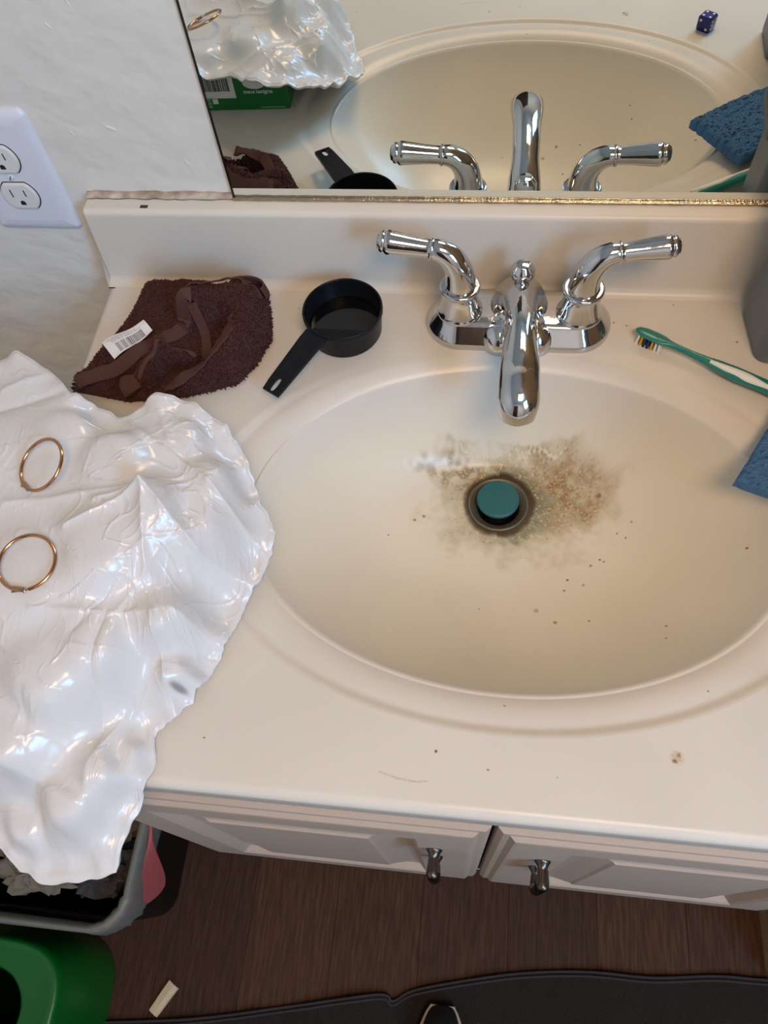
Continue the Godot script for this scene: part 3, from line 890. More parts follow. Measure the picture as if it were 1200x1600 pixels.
func build_bag_and_box() -> void:
	var bag := thing("plastic_bag", "crumpled glossy white plastic bag draped over the counter's left end", "bag", Vector3(-0.31, CY, 0.34))
	var c := Vector2(-0.300, 0.345)
	var NA := 540; var NR := 160
	var edge := []
	var pts := []
	for p in bag_out: pts.append(Vector2(p[0], p[2]))
	for i in NA:
		var a := TAU * i / NA
		var dir := Vector2(cos(a), sin(a))
		var best := 0.02
		for k in pts.size():
			var hit = Geometry2D.segment_intersects_segment(c, c + dir, pts[k], pts[(k + 1) % pts.size()])
			if hit != null: best = maxf(best, c.distance_to(hit))
		edge.append(best + 0.0015 * noise_a.get_noise_2d(cos(a) * 14.0, sin(a) * 14.0))
	var g := Geo.new()
	var at := Vector3(-0.31, CY, 0.34)
	for j in NR + 1:
		var t := pow(float(j) / NR, 0.8)
		for i in NA:
			var a := TAU * i / NA
			var x: float = c.x + cos(a) * edge[i] * t; var z: float = c.y + sin(a) * edge[i] * t
			var y := bag_y(x, z, 1.0 - 0.6 * smoothstep(0.86, 1.0, t))
			y = maxf(y, bag_floor(x, z) + 0.002)
			y -= 0.0015 * smoothstep(0.975, 1.0, t)
			var smudge := 1.0 - smoothstep(0.0015, 0.0045, Vector2((x + 0.2219) * 0.8, (z - 0.4104) * 1.5).length())
			g.point(Vector3(x, y, z) - at, Vector2(x, z), Color.WHITE.lerp(Color(0.20, 0.17, 0.19), smudge * 0.75))
	# the rim turns under and in, down towards whatever carries it
	for l in [[1.001, -0.0015], [0.999, -0.003], [0.985, -0.005], [0.95, -0.007], [0.88, -0.009]]:
		for i in NA:
			var a := TAU * i / NA
			var k: float = l[0] * edge[i]
			var x: float = c.x + cos(a) * k; var z: float = c.y + sin(a) * k
			var y: float = bag_y(c.x + cos(a) * edge[i], c.y + sin(a) * edge[i], 0.4) + l[1] + 0.0012 * noise_a.get_noise_2d(x * 45.0, z * 45.0) * (1.0 if l[0] < 0.99 else 0.3)
			y = maxf(y, bag_floor(x, z) + 0.001 + 0.0012 * (1.0 - l[0]))
			g.point(Vector3(x, y, z) - at, Vector2(x, z))
	for j in NR + 5:
		for i in NA:
			var p := j * NA + i; var q := j * NA + (i + 1) % NA
			g.quad(p, q, q + NA, p + NA)
	put("bag_film", g, M.bag, bag, true, true)
	# the printed box the bag lies on
	var bx := thing("green_box", "green printed carton with a barcode under the white plastic bag", "box", Vector3(-0.3285, CY, 0.308))
	bx.rotation.y = -0.035
	var b := Geo.new()
	box(b, Vector3(0, 0.029, 0), Vector3(0.142, 0.058, 0.124), 0.0012)
	put("carton", b, M.box_green, bx, false)
	# print on the face towards the mirror (x runs the other way there)
	var pz := -0.0624
	var lb := Geo.new()
	box(lb, Vector3(-0.008, 0.037, pz), Vector3(0.042, 0.044, 0.0006), 0.0001)
	put("barcode_label", lb, M.white, bx, false)
	var bars := Geo.new()
	var x := -0.024
	while x < 0.008:
		var w := 0.0004 + 0.0003 * rng.randi_range(0, 3)
		box(bars, Vector3(x + w / 2, 0.040, pz - 0.0004), Vector3(w, 0.034, 0.0003), 0.00005)
		x += w + 0.0004 + 0.0003 * rng.randi_range(0, 2)
	put("barcode", bars, M.ink, bx, false)
	var lg := Geo.new()
	lathe(lg, [Vector2(0.0001, 0.0008), Vector2(0.0125, 0.0008), Vector2(0.0125, 0.0)], Transform3D(Basis(Vector3.RIGHT, -PI / 2), Vector3(0.036, 0.032, pz)), 30, Vector2(1.0, 0.55))
	put("oval_badge", lg, M.white, bx, false)
	for k in 4:
		var ln := Geo.new()
		if k < 3: box(ln, Vector3(-0.0235, 0.0055 + 0.0038 * k, pz - 0.0002), Vector3(0.015, 0.0028, 0.0004), 0.0001)
		else: box(ln, Vector3(0.052, 0.0035, pz - 0.0002), Vector3(0.028, 0.0012, 0.0004), 0.0001)
		put("small_print", ln, M.pale_green, bx, false)
	var dot := Geo.new()
	box(dot, Vector3(-0.0115, 0.0115, pz - 0.0002), Vector3(0.0062, 0.006, 0.0004), 0.0002)
	put("symbol", dot, M.white, bx, false)
	for w in [["original scent", 0.0050, Vector3(0.0385, 0.0215, pz - 0.0001), M.white]]:
		var tm := TextMesh.new()
		var sf := SystemFont.new()
		sf.font_names = PackedStringArray(["Droid Sans"])
		sf.font_weight = 700
		tm.font = sf; tm.text = w[0]; tm.font_size = 32; tm.pixel_size = w[1] / 32.0; tm.depth = 0.0004
		tm.horizontal_alignment = HORIZONTAL_ALIGNMENT_CENTER
		var o := put("lettering", tm, w[3], bx)
		o.position = w[2]; o.rotation.y = PI
	# hoop earrings on the bag
	var labels := ["rose gold hoop earring tilted up on the bag, the one nearer the mirror", "rose gold hoop earring lying flat on the bag, nearer the front edge"]
	for k in 2:
		var h: Vector3 = hoops[k]
		var y := bag_y(h.x, h.z)
		var er := thing("hoop_earring", labels[k], "earring", Vector3(h.x, y, h.z), "pair of hoop earrings")
		var R := 0.0195
		var nv := Vector3(-0.33, 0.92, 0.19) if k == 0 else Vector3(0.02, 0.99, 0.10)
		nv = nv.normalized()
		var av := nv.cross(Vector3(0, 0, 1)).normalized()
		var tilt := Basis(av, nv, av.cross(nv))
		var open := 1.95 if k == 0 else 1.30
		var ring := []
		for i in 57:
			var t := open + 0.55 + (TAU - 0.62) * i / 56.0
			ring.append(tilt * Vector3(cos(t) * R, 0, sin(t) * R))
		var lowest := 1.0
		for p in ring: lowest = minf(lowest, p.y)
		var lift := -lowest + 0.0022 if k == 0 else 0.0042
		var gg := Geo.new()
		for i in ring.size(): ring[i] += Vector3(0, lift, 0)
		tube(gg, ring, [0.00125], 12)
		put("hoop", gg, M.gold, er)
		var cl := Geo.new()
		var p0: Vector3 = ring[0]
		var tip := tilt * Vector3(cos(open + 0.1) * R, 0, sin(open + 0.1) * R) + Vector3(0, lift, 0)
		tube(cl, [p0, p0.lerp(tip, 0.15), p0.lerp(tip, 0.8), tip], [Vector2(0.0012, 0.0012), Vector2(0.0019, 0.0014), Vector2(0.0018, 0.0013), Vector2(0.0010, 0.001)], 10)
		put("clasp", cl, M.gold, er)
		var pn := Geo.new()
		var e0: Vector3 = ring[-1]
		var out := (tip - e0).normalized()
		tube(pn, [e0, e0 + out * 0.006, e0 + out * 0.0115], [0.0006], 8)
		lathe(pn, [Vector2(0.0001, -0.0005), Vector2(0.0018, -0.0005), Vector2(0.0018, 0.0005), Vector2(0.0001, 0.0005)], Transform3D(tilt, tip), 14)
		put("ear_post", pn, M.steel, er)

# ------------------------------------------------------------------ washcloth
var cloth_out := [
	[-0.3471, 0.0263], [-0.3199, 0.0280], [-0.2944, 0.0265], [-0.2717, 0.0323], [-0.2448, 0.0274], [-0.2318, 0.0323], [-0.2281, 0.0427], [-0.2237, 0.0589], [-0.2185, 0.0842], [-0.2261, 0.1118], [-0.2390, 0.1349], [-0.2607, 0.1434],
	[-0.2819, 0.1512], [-0.3328, 0.1591], [-0.3846, 0.1506], [-0.3749, 0.1270], [-0.3631, 0.0915], [-0.3522, 0.0594]]

var cloth_lobe := PackedVector2Array([Vector2(-0.2885, 0.094), Vector2(-0.2905, 0.083), Vector2(-0.2845, 0.071), Vector2(-0.2710, 0.0625), Vector2(-0.2550, 0.0575), Vector2(-0.2390, 0.0575), Vector2(-0.2270, 0.066), Vector2(-0.2220, 0.084), Vector2(-0.2280, 0.111), Vector2(-0.2410, 0.1335), Vector2(-0.2620, 0.1425), Vector2(-0.2960, 0.1555), Vector2(-0.2830, 0.1450), Vector2(-0.2660, 0.1310), Vector2(-0.2530, 0.1110), Vector2(-0.2460, 0.0930), Vector2(-0.2580, 0.0850), Vector2(-0.2740, 0.0900)])
var cloth_pit := PackedVector2Array([Vector2(-0.3180, 0.1540), Vector2(-0.3050, 0.1210), Vector2(-0.2770, 0.1210), Vector2(-0.2640, 0.1000), Vector2(-0.2560, 0.1030), Vector2(-0.2690, 0.1290), Vector2(-0.2960, 0.1520)])

func cloth_h(x: float, z: float) -> float:
	var p := Vector2(x, z)
	var h := 0.011 + 0.003 * noise_a.get_noise_2d(x * 26.0, z * 26.0) + 0.0012 * noise_a.get_noise_2d(x * 80.0, z * 80.0)
	# back part rises towards the backsplash
	h += 0.010 * exp(-pow((z - 0.055) / 0.035, 2.0)) * smoothstep(-0.36, -0.32, x)
	# a layer folded over on the right, hooked round a hollow
	var inside := Geometry2D.is_point_in_polygon(p, cloth_lobe)
	var d := 1.0
	for k in cloth_lobe.size(): d = minf(d, seg_dist(p, cloth_lobe[k], cloth_lobe[(k + 1) % cloth_lobe.size()]))
	if not inside: d = -d
	var lift := lerpf(0.030, 0.014, smoothstep(0.075, 0.145, z))
	h += lift * smoothstep(-0.0035, 0.0075, d)
	inside = Geometry2D.is_point_in_polygon(p, cloth_pit)
	d = 1.0
	for k in cloth_pit.size(): d = minf(d, seg_dist(p, cloth_pit[k], cloth_pit[(k + 1) % cloth_pit.size()]))
	if not inside: d = -d
	h -= 0.016 * smoothstep(-0.002, 0.006, d)
	# diagonal roll under the long hem band
	h += 0.010 * exp(-pow(seg_dist(p, Vector2(-0.372, 0.150), Vector2(-0.285, 0.086)) / 0.013, 2.0))
	# small folded edge in the middle
	h += 0.012 * exp(-pow(seg_dist(p, Vector2(-0.323, 0.150), Vector2(-0.306, 0.119)) / 0.007, 2.0))
	h += 0.010 * exp(-pow(seg_dist(p, Vector2(-0.306, 0.119), Vector2(-0.276, 0.122)) / 0.006, 2.0))
	# shaded hollows between the folds
	h -= 0.008 * exp(-pow(seg_dist(p, Vector2(-0.345, 0.152), Vector2(-0.330, 0.140)) / 0.006, 2.0))
	return maxf(h, 0.0022)

func build_washcloth() -> void:
	var at := Vector3(-0.30, CY, 0.09)
	var w := thing("washcloth", "crumpled dark brown terry washcloth with a white barcode tag beside the black cup", "washcloth", at)
	var c := Vector2(-0.298, 0.092)
	var pts := []
	for p in cloth_out: pts.append(Vector2(p[0], p[1]))
	var NA := 220; var NR := 60
	var edge := []
	for i in NA:
		var a := TAU * i / NA
		var best := 0.02
		for k in pts.size():
			var hit = Geometry2D.segment_intersects_segment(c, c + Vector2(cos(a), sin(a)), pts[k], pts[(k + 1) % pts.size()])
			if hit != null: best = maxf(best, c.distance_to(hit))
		edge.append(best)
	var g := Geo.new()
	for j in NR + 3:
		var t := float(mini(j, NR)) / NR
		for i in NA:
			var a := TAU * i / NA
			var x: float = c.x + cos(a) * edge[i] * t; var z: float = c.y + sin(a) * edge[i] * t
			var h := cloth_h(x, z) * (1.0 - 0.55 * smoothstep(0.90, 1.0, t))
			if j == NR + 1: h *= 0.4
			if j == NR + 2: h = 0.0006
			g.point(Vector3(x, CY + h, z) - at)
	for j in NR + 2:
		for i in NA:
			var p := j * NA + i; var q := j * NA + (i + 1) % NA
			g.quad(p, q, q + NA, p + NA)
	put("terry_cloth", g, M.terry, w)
	# terry loops
	var tuft := Geo.new()
	for k in 3:
		var a := TAU * k / 3.0
		tuft.point(Vector3(cos(a) * 0.00045, 0, sin(a) * 0.00045))
	for k in 3:
		var a := TAU * k / 3.0 + 0.5
		tuft.point(Vector3(cos(a) * 0.00042 + 0.0003, 0.0013, sin(a) * 0.00042))
	var tipv := tuft.point(Vector3(0.0009, 0.0019, 0))
	for k in 3:
		tuft.quad(k, (k + 1) % 3, 3 + (k + 1) % 3, 3 + k)
		tuft.tri(3 + k, 3 + (k + 1) % 3, tipv)
	var mm := MultiMesh.new()
	mm.transform_format = MultiMesh.TRANSFORM_3D
	mm.use_colors = true
	mm.mesh = mesh_of(tuft, true)
	var xfs := []
	while xfs.size() < 36000:
		var a := rng.randf() * TAU
		var t := sqrt(rng.randf()) * 1.005
		var e: float = edge[int(a / TAU * NA) % NA]
		var x: float = c.x + cos(a) * e * t; var z: float = c.y + sin(a) * e * t
		var h0 := cloth_h(x, z) * (1.0 - 0.55 * smoothstep(0.90, 1.0, t))
		var hx := cloth_h(x + 0.001, z) - cloth_h(x, z); var hz := cloth_h(x, z + 0.001) - cloth_h(x, z)
		var nrm := Vector3(-hx, 0.001, -hz).normalized()
		if t > 0.96: nrm = (nrm + Vector3(cos(a), 0, sin(a)) * 1.2).normalized()
		nrm = (nrm + Vector3(rng.randf_range(-0.5, 0.5), 0, rng.randf_range(-0.5, 0.5))).normalized()
		var s1 := nrm.cross(Vector3(rng.randf() - 0.5, rng.randf() - 0.5, rng.randf() - 0.5)).normalized()
		var sc := rng.randf_range(1.0, 1.9)
		xfs.append(Transform3D(Basis(s1, nrm, s1.cross(nrm)) * Basis.from_scale(Vector3.ONE * sc), Vector3(x, CY + h0 * (1.0 if t < 0.98 else rng.randf_range(0.2, 1.0)) - 0.0002, z) - at))
	mm.instance_count = xfs.size()
	for k in xfs.size():
		mm.set_instance_transform(k, xfs[k])
		var v := rng.randf_range(0.75, 1.35)
		mm.set_instance_color(k, Color(v, v * 0.98, v * 0.95))
	var mi := MultiMeshInstance3D.new()
	mi.name = "terry_loops"
	mi.multimesh = mm
	mi.material_override = M.terry
	mi.set_meta("kind", "stuff")
	w.add_child(mi)
	# woven hem bands that follow the folds
	var bands := [
		[[[-0.372, 0.157], [-0.3397, 0.1354], [-0.3149, 0.1129], [-0.2914, 0.0945], [-0.2768, 0.0857]], 0.0125, 0.0030, 0.0],
		[[[-0.2872, 0.094], [-0.2890, 0.0840], [-0.2830, 0.0730], [-0.2700, 0.0650], [-0.2551, 0.0600], [-0.2403, 0.0600], [-0.2277, 0.0670]], 0.0120, 0.0030, 0.5],
		[[[-0.2430, 0.092], [-0.2500, 0.1120], [-0.2630, 0.1323], [-0.2810, 0.1470], [-0.2957, 0.1546]], 0.0105, 0.0030, -0.35],
		[[[-0.2778, 0.0890], [-0.2721, 0.0966], [-0.2690, 0.1083], [-0.2705, 0.1189]], 0.0085, 0.0050, -0.5],
		[[[-0.3190, 0.1500], [-0.3150, 0.1360], [-0.3070, 0.1240], [-0.3020, 0.1160], [-0.2863, 0.1170], [-0.2760, 0.1215]], 0.0040, 0.0035, 0.0]]
	for b in bands:
		var raw := []
		for p in b[0]: raw.append(Vector3(p[0], 0, p[1]))
		var path := smooth_path(raw, 10)
		var across := []
		for k in path.size():
			var p: Vector3 = path[k]
			var tng: Vector3 = (path[mini(k + 1, path.size() - 1)] - path[maxi(k - 1, 0)]).normalized()
			var side := Vector3(-tng.z, 0, tng.x)
			var hh := 0.0
			for o in [-0.4, -0.2, 0.0, 0.2, 0.4]: hh = maxf(hh, cloth_h(p.x + side.x * b[1] * o, p.z + side.z * b[1] * o))
			var dh := cloth_h(p.x + side.x * b[1] * 0.4, p.z + side.z * b[1] * 0.4) - cloth_h(p.x - side.x * b[1] * 0.4, p.z - side.z * b[1] * 0.4)
			path[k] = Vector3(p.x, CY + hh + b[2] * 0.6, p.z) - at
			across.append((Vector3.UP - side * clampf(dh / (b[1] * 0.8), -0.8, 0.8) + side * b[3] * 0.3).normalized())
		var r := Geo.new()
		ribbon(r, path, b[1], 0.0016, across)
		put("hem_band", r, M.hem, w)
	# hem end folded back on itself, and the curled edge at the back right
	var tb := Geo.new()
	tube(tb, smooth_path([Vector3(-0.3285, CY + 0.020, 0.1480) - at, Vector3(-0.3262, CY + 0.021, 0.1560) - at, Vector3(-0.3215, CY + 0.018, 0.1610) - at], 5), [Vector2(0.0085, 0.0042)], 18)
	put("hem_fold", tb, M.hem, w)
	var lp := Geo.new()
	var lpath := []; var lup := []
	for k in 25:
		var a := -0.5 + PI * 1.35 * k / 24.0
		var cc := Vector3(-0.2420, CY + 0.0235, 0.0465) - at
		lpath.append(cc + Vector3(cos(a) * 0.0165, 0.002 * sin(a), -sin(a) * 0.0085))
		lup.append(Vector3(cos(a), 0.15, -sin(a)))
	ribbon(lp, lpath, 0.0150, 0.0022, lup)
	put("hem_loop", lp, M.hem, w)
	# printed care tag
	var tg := Geo.new()
	var q := [Vector3(-0.3606, CY + 0.0262, 0.1149), Vector3(-0.3262, CY + 0.0305, 0.0919), Vector3(-0.3152, CY + 0.0312, 0.1032), Vector3(-0.3441, CY + 0.0268, 0.1321)]
	grid(tg, 14, 8, func(u, v):
		var p: Vector3 = q[0].lerp(q[1], u).lerp(q[3].lerp(q[2], u), v)
		return p + Vector3(0, 0.0012 * sin(u * 7.0) + 0.0008 * sin(v * 5.0), 0) - at, true)
	var back := tg.v.size()
	for k in back: tg.point(tg.v[k] - Vector3(0, 0.0005, 0), tg.uv[k])
	for k in range(0, 14 * 8 * 6, 3): tg.tri(tg.f[k] + back, tg.f[k + 2] + back, tg.f[k + 1] + back)
	var im := Image.create(256, 128, false, Image.FORMAT_RGBA8)
	im.fill(Color(0.90, 0.89, 0.88))
	var xx := 52
	while xx < 214:
		var bw := rng.randi_range(1, 4)
		im.fill_rect(Rect2i(xx, 58, bw, 62), Color(0.16, 0.15, 0.17))
		xx += bw + rng.randi_range(1, 4)
	for row in [[14, 26, 150], [28, 40, 190], [41, 44, 214]]:
		var x2: int = row[1]
		while x2 < row[2]:
			var ww := rng.randi_range(2, 5)
			im.fill_rect(Rect2i(x2, row[0], ww, 6), Color(0.42, 0.41, 0.43))
			x2 += ww + (2 if rng.randf() < 0.8 else 6)
	var tm := mat(Color.WHITE, 0.6)
	tm.albedo_texture = ImageTexture.create_from_image(im)
	put("care_tag", tg, tm, w).set_meta("label", "white satin care tag with barcode")

# ------------------------------------------------------------------ small things on the top
func build_cup() -> void:
	var at := Vector3(-0.1520, CY, 0.0710)
	var o := thing("measuring_cup", "black plastic measuring cup of water with a slotted handle by the washcloth", "measuring cup", at)
	var g := Geo.new()
	lathe(g, [Vector2(0.0001, 0.0), Vector2(0.029, 0.0), Vector2(0.0312, 0.001), Vector2(0.0325, 0.0035), Vector2(0.0340, 0.0235), Vector2(0.0347, 0.0240), Vector2(0.0352, 0.0250), Vector2(0.0352, 0.0290), Vector2(0.0346, 0.0300), Vector2(0.0338, 0.0300), Vector2(0.0332, 0.0290), Vector2(0.0322, 0.022), Vector2(0.0308, 0.0062), Vector2(0.0285, 0.0034), Vector2(0.0001, 0.003)], Transform3D(), 72)
	put("cup_bowl", g, M.black, o)
	var wt := Geo.new()
	lathe(wt, [Vector2(0.0001, 0.0110), Vector2(0.0295, 0.0110), Vector2(0.0310, 0.0113), Vector2(0.0308, 0.0080), Vector2(0.0001, 0.0045)], Transform3D(), 56)
	var wm := mat(Color(0.03, 0.035, 0.045), 0.04)
	put("water", wt, wm, o)
	# flat handle with a slot, sloping down from the rim
	var h := Geo.new()
	var outer := []; var inner := []
	var L := 0.066
	for k in 48:
		var a := TAU * k / 48.0
		var d := Vector2(cos(a), sin(a))
		var t := 1e9
		if absf(d.x) > 1e-6: t = minf(t, (L / 2) / absf(d.x))
		if absf(d.y) > 1e-6: t = minf(t, 0.0097 / absf(d.y))
		var p := d * t
		p.y *= lerpf(1.12, 0.86, (p.x + L / 2) / L)
		outer.append(Vector2(p.x, p.y))
		inner.append(Vector2(0.0245 + clampf(d.x * 0.0068, -0.0045, 0.0045) + d.x * 0.0022, d.y * 0.0025))
	var dirx := Vector3(-0.0350, -0.0110, 0.0594).normalized()
	var side := Vector3.UP.cross(dirx).normalized()
	var upv := dirx.cross(side)
	var org := Vector3(-0.0190, 0.0277, 0.0280) + dirx * L / 2
	var rings := []
	for l in [[inner, 0.0012], [inner, -0.0012], [outer, -0.0012], [outer, 0.0010], [outer, 0.0012], [inner, 0.0012]]:
		var ring := PackedVector3Array()
		for p in l[0]: ring.append(org + dirx * p.x + side * p.y + upv * l[1])
		rings.append(ring)
	loft(h, rings, true, false, false, true)
	# stiffening ribs along the edges of the handle
	for e in [-1, 1]:
		tube(h, [org + dirx * -0.032 + side * e * 0.0100 - upv * 0.001, org + dirx * 0.0325 + side * e * 0.0074 - upv * 0.001], [Vector2(0.0011, 0.0022)], 8, true, upv)
	put("cup_handle", h, M.black, o, false)

func build_toothbrush() -> void:
	var a := Vector3(0.1000, CY + 0.0105, 0.0678); var b := Vector3(0.2640, CY + 0.0060, 0.1600)
	var o := thing("toothbrush", "teal toothbrush with white grip lying right of the faucet", "toothbrush", a.lerp(b, 0.5) * Vector3(1, 0, 1) + Vector3(0, CY, 0))
	var at := o.position
	var d := (b - a).normalized()
	var u := Vector3(-0.10, 0.92, -0.28); u = (u - d * u.dot(d)).normalized()
	var s := d.cross(u).normalized()
	var L := a.distance_to(b)
	var keys := [[0.0, 0.0008, 0.0006, 0.0], [0.012, 0.0042, 0.0020, 0.0], [0.05, 0.0064, 0.0026, 0.0], [0.10, 0.0068, 0.0027, 0.0], [0.135, 0.0060, 0.0026, 0.0], [0.165, 0.0034, 0.0026, 0.0], [0.20, 0.0024, 0.0026, 0.0], [0.26, 0.0025, 0.0027, 0.0], [0.33, 0.0034, 0.0034, 0.0], [0.40, 0.0055, 0.0048, 0.0], [0.48, 0.0066, 0.0056, 0.0], [0.60, 0.0060, 0.0052, 0.001], [0.75, 0.0056, 0.0050, 0.0015], [0.92, 0.0060, 0.0050, 0.001], [0.985, 0.0045, 0.0040, 0.0], [1.0, 0.0008, 0.0008, 0.0]]
	var path := []; var rad := []
	for k in 121:
		var t := float(k) / 120.0
		var i := 0
		while i < keys.size() - 2 and keys[i + 1][0] < t: i += 1
		var f := clampf((t - keys[i][0]) / (keys[i + 1][0] - keys[i][0]), 0, 1)
		f = smoothstep(0.0, 1.0, f) * 0.6 + f * 0.4
		path.append(a + d * L * t + u * lerpf(keys[i][3], keys[i + 1][3], f) - at)
		rad.append(Vector2(lerpf(keys[i][1], keys[i + 1][1], f), lerpf(keys[i][2], keys[i + 1][2], f)))
	var g := Geo.new()
	tube(g, path, rad, 24, true, u)
	put("brush_body", g, M.teal, o)
	var w := Geo.new()
	var gu := Vector3(-0.1, 0.85, 0.5); gu = (gu - d * gu.dot(d)).normalized()
	var gp := []; var gr := []
	for k in 31:
		var t := float(k) / 30.0
		var x := lerpf(0.355, 0.93, t)
		gp.append(a + d * L * x + gu * (0.0024 + 0.001 * sin(t * PI)) - at)
		var wd := 0.0048 * pow(sin(clampf(t * 1.02, 0, 1) * PI * 0.93 + 0.12), 0.55) * (1.0 - 0.5 * smoothstep(0.25, 0.5, t) + 0.28 * smoothstep(0.6, 0.9, t))
		gr.append(Vector2(maxf(wd, 0.0004), 0.0036))
	tube(w, gp, gr, 18, true, gu)
	put("grip", w, M.white, o)
	# bristle tufts under the head
	var mats := [M.white, M.yellow, M.navy, M.navy, M.yellow, M.white, M.white]
	for i in 7:
		var tg := Geo.new()
		for j in 3:
			var base := a + d * (0.0055 + 0.0031 * i) + s * (j - 1) * 0.0032 - u * 0.0018 - at
			tube(tg, [base, base - u * 0.0100 + d * (i - 3) * 0.0003], [0.0010, 0.0012], 8)
		put("bristle_row", tg, mats[i], o)

func build_sponge() -> void:
	var A := Vector3(0.1668, CY - 0.003, 0.2140)
	var e1 := Vector3(0.078, 0, 0.040); var e2 := Vector3(0.0405, 0, -0.0685)
	var mid := A + e1 * 0.5 + e2 * 0.5
	var o := thing("sponge", "blue cellulose sponge with a curled edge on the right rim of the basin", "sponge", Vector3(mid.x, CY, mid.z))
	var at := o.position
	var hgt := func(u: float, v: float) -> float:
		return 0.004 + 0.021 * pow(sin(clampf(u * 0.9 + 0.02, 0, 1) * PI * 0.62), 1.3) * (0.45 + 0.55 * v) + 0.006 * v * (1.0 - u)
	var cells := FastNoiseLite.new()
	cells.seed = 5; cells.frequency = 1.0; cells.noise_type = FastNoiseLite.TYPE_CELLULAR; cells.fractal_type = FastNoiseLite.FRACTAL_NONE
	cells.cellular_return_type = FastNoiseLite.RETURN_DISTANCE
	var g := Geo.new()
	for side in 2:
		grid(g, 120, 120, func(u, v):
			var p: Vector3 = A + e1 * u + e2 * v
			var edge := minf(minf(u, 1 - u), minf(v, 1 - v))
			p += (e1 * (0.5 - u) + e2 * (0.5 - v)) * 0.06 * maxf(noise_a.get_noise_2d(u * 9.0, v * 9.0), 0.0) * (1.0 - smoothstep(0.0, 0.06, edge))
			var pore := smoothstep(0.42, 0.12, cells.get_noise_2d(u * 16.0, v * 22.0) + 1.0) * smoothstep(-0.2, 0.3, noise_a.get_noise_2d(u * 11.0, v * 11.0))
			pore += 0.5 * smoothstep(0.40, 0.15, cells.get_noise_2d(u * 38.0 + 7.0, v * 46.0) + 1.0)
			var y: float = hgt.call(u, v) + (0.0115 - 0.0030 * pore + 0.0006 * noise_a.get_noise_2d(u * 60.0, v * 60.0) - 0.003 * (1.0 - smoothstep(0.0, 0.03, edge)) if side == 0 else 0.0)
			return Vector3(p.x, p.y + y, p.z) - at, side == 0)
	# side skin between the two faces
	var n := 121
	var loop := []
	for i in 120: loop.append(i * n)
	for j in 120: loop.append(120 * n + j)
	for i in 120: loop.append((120 - i) * n + 120)
	for j in 120: loop.append(120 - j)
	var off := n * n
	for k in loop.size():
		var p: int = loop[k]; var q: int = loop[(k + 1) % loop.size()]
		g.quad(p, q, q + off, p + off)
	put("sponge_body", g, M.sponge, o)

func canister(label: String, at: Vector3, turn: float, w: float, d: float, h: float) -> void:
	var o := thing("canister", label, "container", at, "slate grey plastic containers on the right")
	o.rotation.y = turn
	var g := Geo.new()
	prism(g, round_rect(w, d, 0.011, 6), [Vector2(0.004, 0.0), Vector2(0.0012, 0.0012), Vector2(0.0, 0.004), Vector2(0.0, h - 0.012), Vector2(0.0015, h - 0.010)], Transform3D())
	put("canister_body", g, M.slate, o)
	var l := Geo.new()
	prism(l, round_rect(w, d, 0.011, 6), [Vector2(-0.001, h - 0.010), Vector2(-0.009, h - 0.009), Vector2(-0.009, h - 0.002), Vector2(-0.007, h), Vector2(0.003, h)], Transform3D())
	put("canister_lid", l, M.slate_lid, o)
	var st := Geo.new()
	prism(st, round_rect(w * 0.30, 0.0012, 0.0005, 2, Vector2(-w * 0.14, -d / 2)), [Vector2(0, 0.010), Vector2(0, h - 0.02)], Transform3D())
	put("pale_stripe", st, M.slate_strip, o)

func build_canisters() -> void:
	canister("slate grey plastic container with a lid standing behind the toothbrush handle", Vector3(0.2290, CY, 0.0600), 0.09, 0.070, 0.064, 0.124)
	canister("slate grey plastic container seen in the mirror near the front right of the counter", Vector3(0.2925, CY, 0.3560), 0.06, 0.072, 0.066, 0.150)

func build_die() -> void:
	var o := thing("die", "small blue six-sided die with white pips on the front right of the counter", "die", Vector3(0.1985, CY, 0.3905))
	o.rotation.y = 0.62
	var g := Geo.new()
	box(g, Vector3(0, 0.008, 0), Vector3(0.016, 0.016, 0.016), 0.0014)
	put("cube", g, M.die, o)
	var faces := [[Vector3.UP, 4], [Vector3.BACK, 5], [Vector3.FORWARD, 2], [Vector3.RIGHT, 6], [Vector3.LEFT, 1], [Vector3.DOWN, 3]]
	for f in faces:
		var n: Vector3 = f[0]
		var s := n.cross(Vector3(0.3, 0.2, 0.9)).snapped(Vector3.ONE).normalized() if absf(n.y) < 0.5 else Vector3.RIGHT
		if absf(n.y) < 0.5: s = n.cross(Vector3.UP)
		var t := n.cross(s)
		var spots := []
		if f[1] % 2 == 1: spots.append(Vector2.ZERO)
		if f[1] > 1: spots.append_array([Vector2(-1, -1), Vector2(1, 1)])
		if f[1] > 3: spots.append_array([Vector2(-1, 1), Vector2(1, -1)])
		if f[1] == 6: spots.append_array([Vector2(-1, 0), Vector2(1, 0)])
		for p in spots:
			var pg := Geo.new()
			lathe(pg, [Vector2(0.0014, -0.0001), Vector2(0.0014, 0.0001), Vector2(0.0001, 0.00012)], Transform3D(Basis(s, n, t), Vector3(0, 0.008, 0) + n * 0.008 + (s * p.x + t * p.y) * 0.0040), 14)
			put("pip", pg, M.white, o, false)

